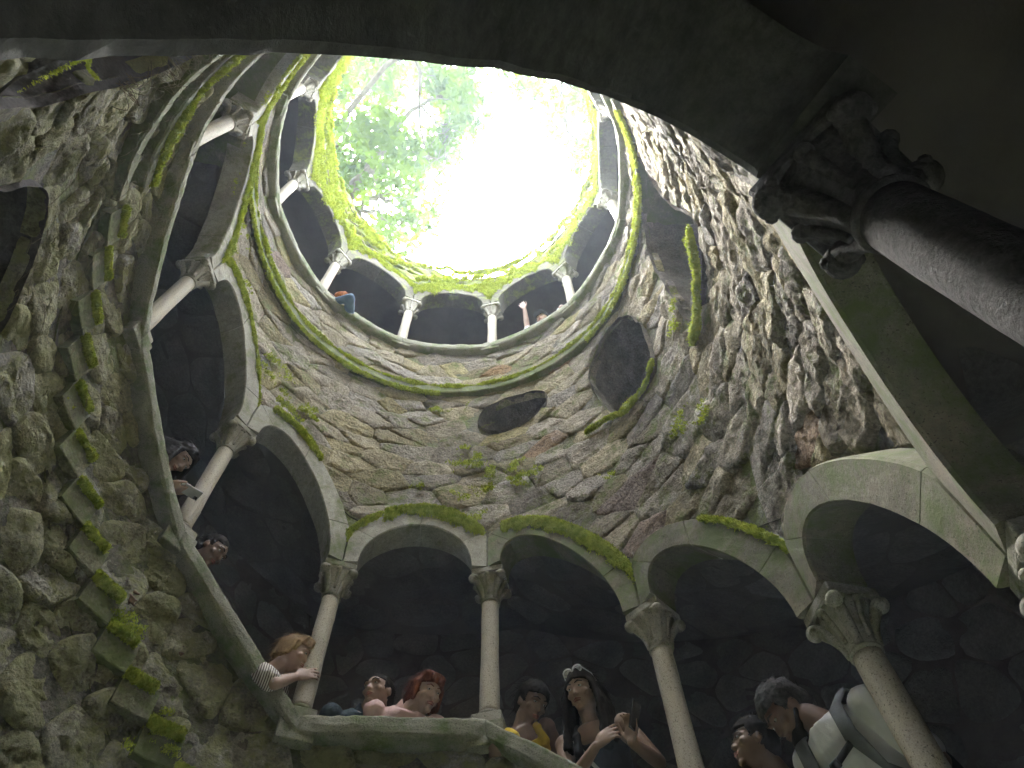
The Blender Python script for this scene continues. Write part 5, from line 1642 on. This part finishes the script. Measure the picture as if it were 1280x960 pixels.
person(s0, 'bearded man in a white shirt with a backpack, head bowed, at lower right', SK['dark'], TEE, JEANS, H_GREY, hd, (0.45, 0.62, -0.62, 0.2, 0.5, 1), lean=hd + (-0.115, -0.05, -0.105), pelvis=hd + (-0.12, -0.34, -0.62),
       sho_dir=(1, -0.05, -0.05), sho_w=0.18, hair='curly', beard=H_BLACK, sleeve='short', belly=0.02,
       arms=[dict(side=1, wrist=hd + (0.10, -0.25, -0.45), pole=(1, -0.8, 0), palm=(-1, 0, 0)), dict(side=-1, wrist=hd + (-0.26, -0.10, -0.58), pole=(-0.6, -1, 0), palm=(1, 0, 0))], extra=ex)
# top gallery: raised arm
s0 = -5.5
hd = loc(s0, -5.38, 8.08, 0.05); hn = loc(s0, -5.53, 8.72, -0.25)
def ex(o, k):
    Vc = []
    c_ = xf(ring_loft([((0, -0.01, 0.055), (0.088, 0, 0), (0, 0.106, 0)), ((0, -0.012, 0.09), (0.082, 0, 0), (0, 0.098, 0)), ((0, -0.014, 0.118), (0.055, 0, 0), (0, 0.068, 0)), ((0, -0.014, 0.126), (0.01, 0, 0), (0, 0.012, 0))], 20), k['HM'])
    h_ = empty('cap', tuple((np.array(world_of(o)) @ np.r_[k['H'], 1])[:3]), label='dark cap on the person with the raised arm in the top gallery', cat='cap')
    WM = np.array(world_of(o)); V = np.asarray(c_[0]) @ WM[:3, :3].T + WM[:3, 3]; mesh_obj('crown', V, c_[1], GREYN, h_)
    b_ = xf(ring_loft([((0, 0.085, 0.062), (0.07, 0, 0), (0, 0.01, 0.004)), ((0, 0.12, 0.060), (0.062, 0, 0), (0, 0.01, 0.004)), ((0, 0.15, 0.052), (0.035, 0, 0), (0, 0.008, 0.003))], 14), k['HM'])
    V = np.asarray(b_[0]) @ WM[:3, :3].T + WM[:3, 3]; mesh_obj('peak', V, b_[1], GREYN, h_)
person(s0, 'person in a cap and white shirt raising one arm high in the top gallery', SK['light'], cloth('white_cotton', (0.7, 0.7, 0.7), (0.6, 0.6, 0.6)), JEANS, H_BLACK, hd, (0.1, 0.9, -0.1), lean=hd + (0.03, -0.10, -0.16),
       pelvis=hd + (0.02, -0.36, -0.62), sho_w=0.17, hair='short', vox=0.009,
       arms=[dict(side=1, wrist=hn, pole=(1, 0, -0.3), dir=(0.2, 0.2, 1), palm=(0, 1, 0), curl=0.15, spread=0.15, len=(0.30, 0.31)), dict(side=-1, wrist=loc(s0, -5.30, 7.89, 0.1), pole=(-1, -0.3, 0), dir=(0.5, 1, 0), palm=(0, 0, -1))], extra=ex)
# top gallery: leaning on elbow, orange hair
s0 = -7.66
hd = loc(s0, -7.74, 8.0, 0.0)
person(s0, 'person with orange hair in blue denim slumped on the top parapet at left', SK['light'], cloth('light_denim', (0.16, 0.24, 0.38), (0.10, 0.16, 0.27)), JEANS, mat('orange_hair', (0.55, 0.2, 0.07), (0.38, 0.12, 0.04), scale=30, bump=0.4),
       hd, (0.6, 0.5, -0.8), lean=hd + (-0.16, -0.08, -0.02), pelvis=hd + (-0.36, -0.35, -0.44), sho_dir=(0.55, 0.8, 0.1), sho_w=0.16, hair='bob', sleeve='long', vox=0.009,
       arms=[dict(side=1, wrist=hd + (0.10, 0.03, -0.16), pole=(0, 1, -0.5), dir=(1, 0, 0), palm=(0, 0, -1)), dict(side=-1, wrist=hd + (-0.10, 0.02, -0.18), pole=(-1, 0, 0), dir=(1, 0.3, 0), palm=(0, 0, -1))])

# ------------------------------------------------------------------ the misty air of the well
V, F = box(-33, 33, -33, 33, -1.0, 30.0, 0)
hz = mesh_obj('haze', V, F, None, smooth=False)
tag(hz, kind='stuff')
hm = bpy.data.materials.new('haze'); hm.use_nodes = True
hn = hm.node_tree.nodes; hn.remove(hn['Principled BSDF'])
pv = hn.new('ShaderNodeVolumePrincipled'); pv.inputs['Density'].default_value = 0.007
pv.inputs['Color'].default_value = (0.74, 0.86, 1.0, 1); pv.inputs['Anisotropy'].default_value = 0.15
hm.node_tree.links.new(pv.outputs[0], hn['Material Output'].inputs['Volume'])
hz.data.materials.append(hm)
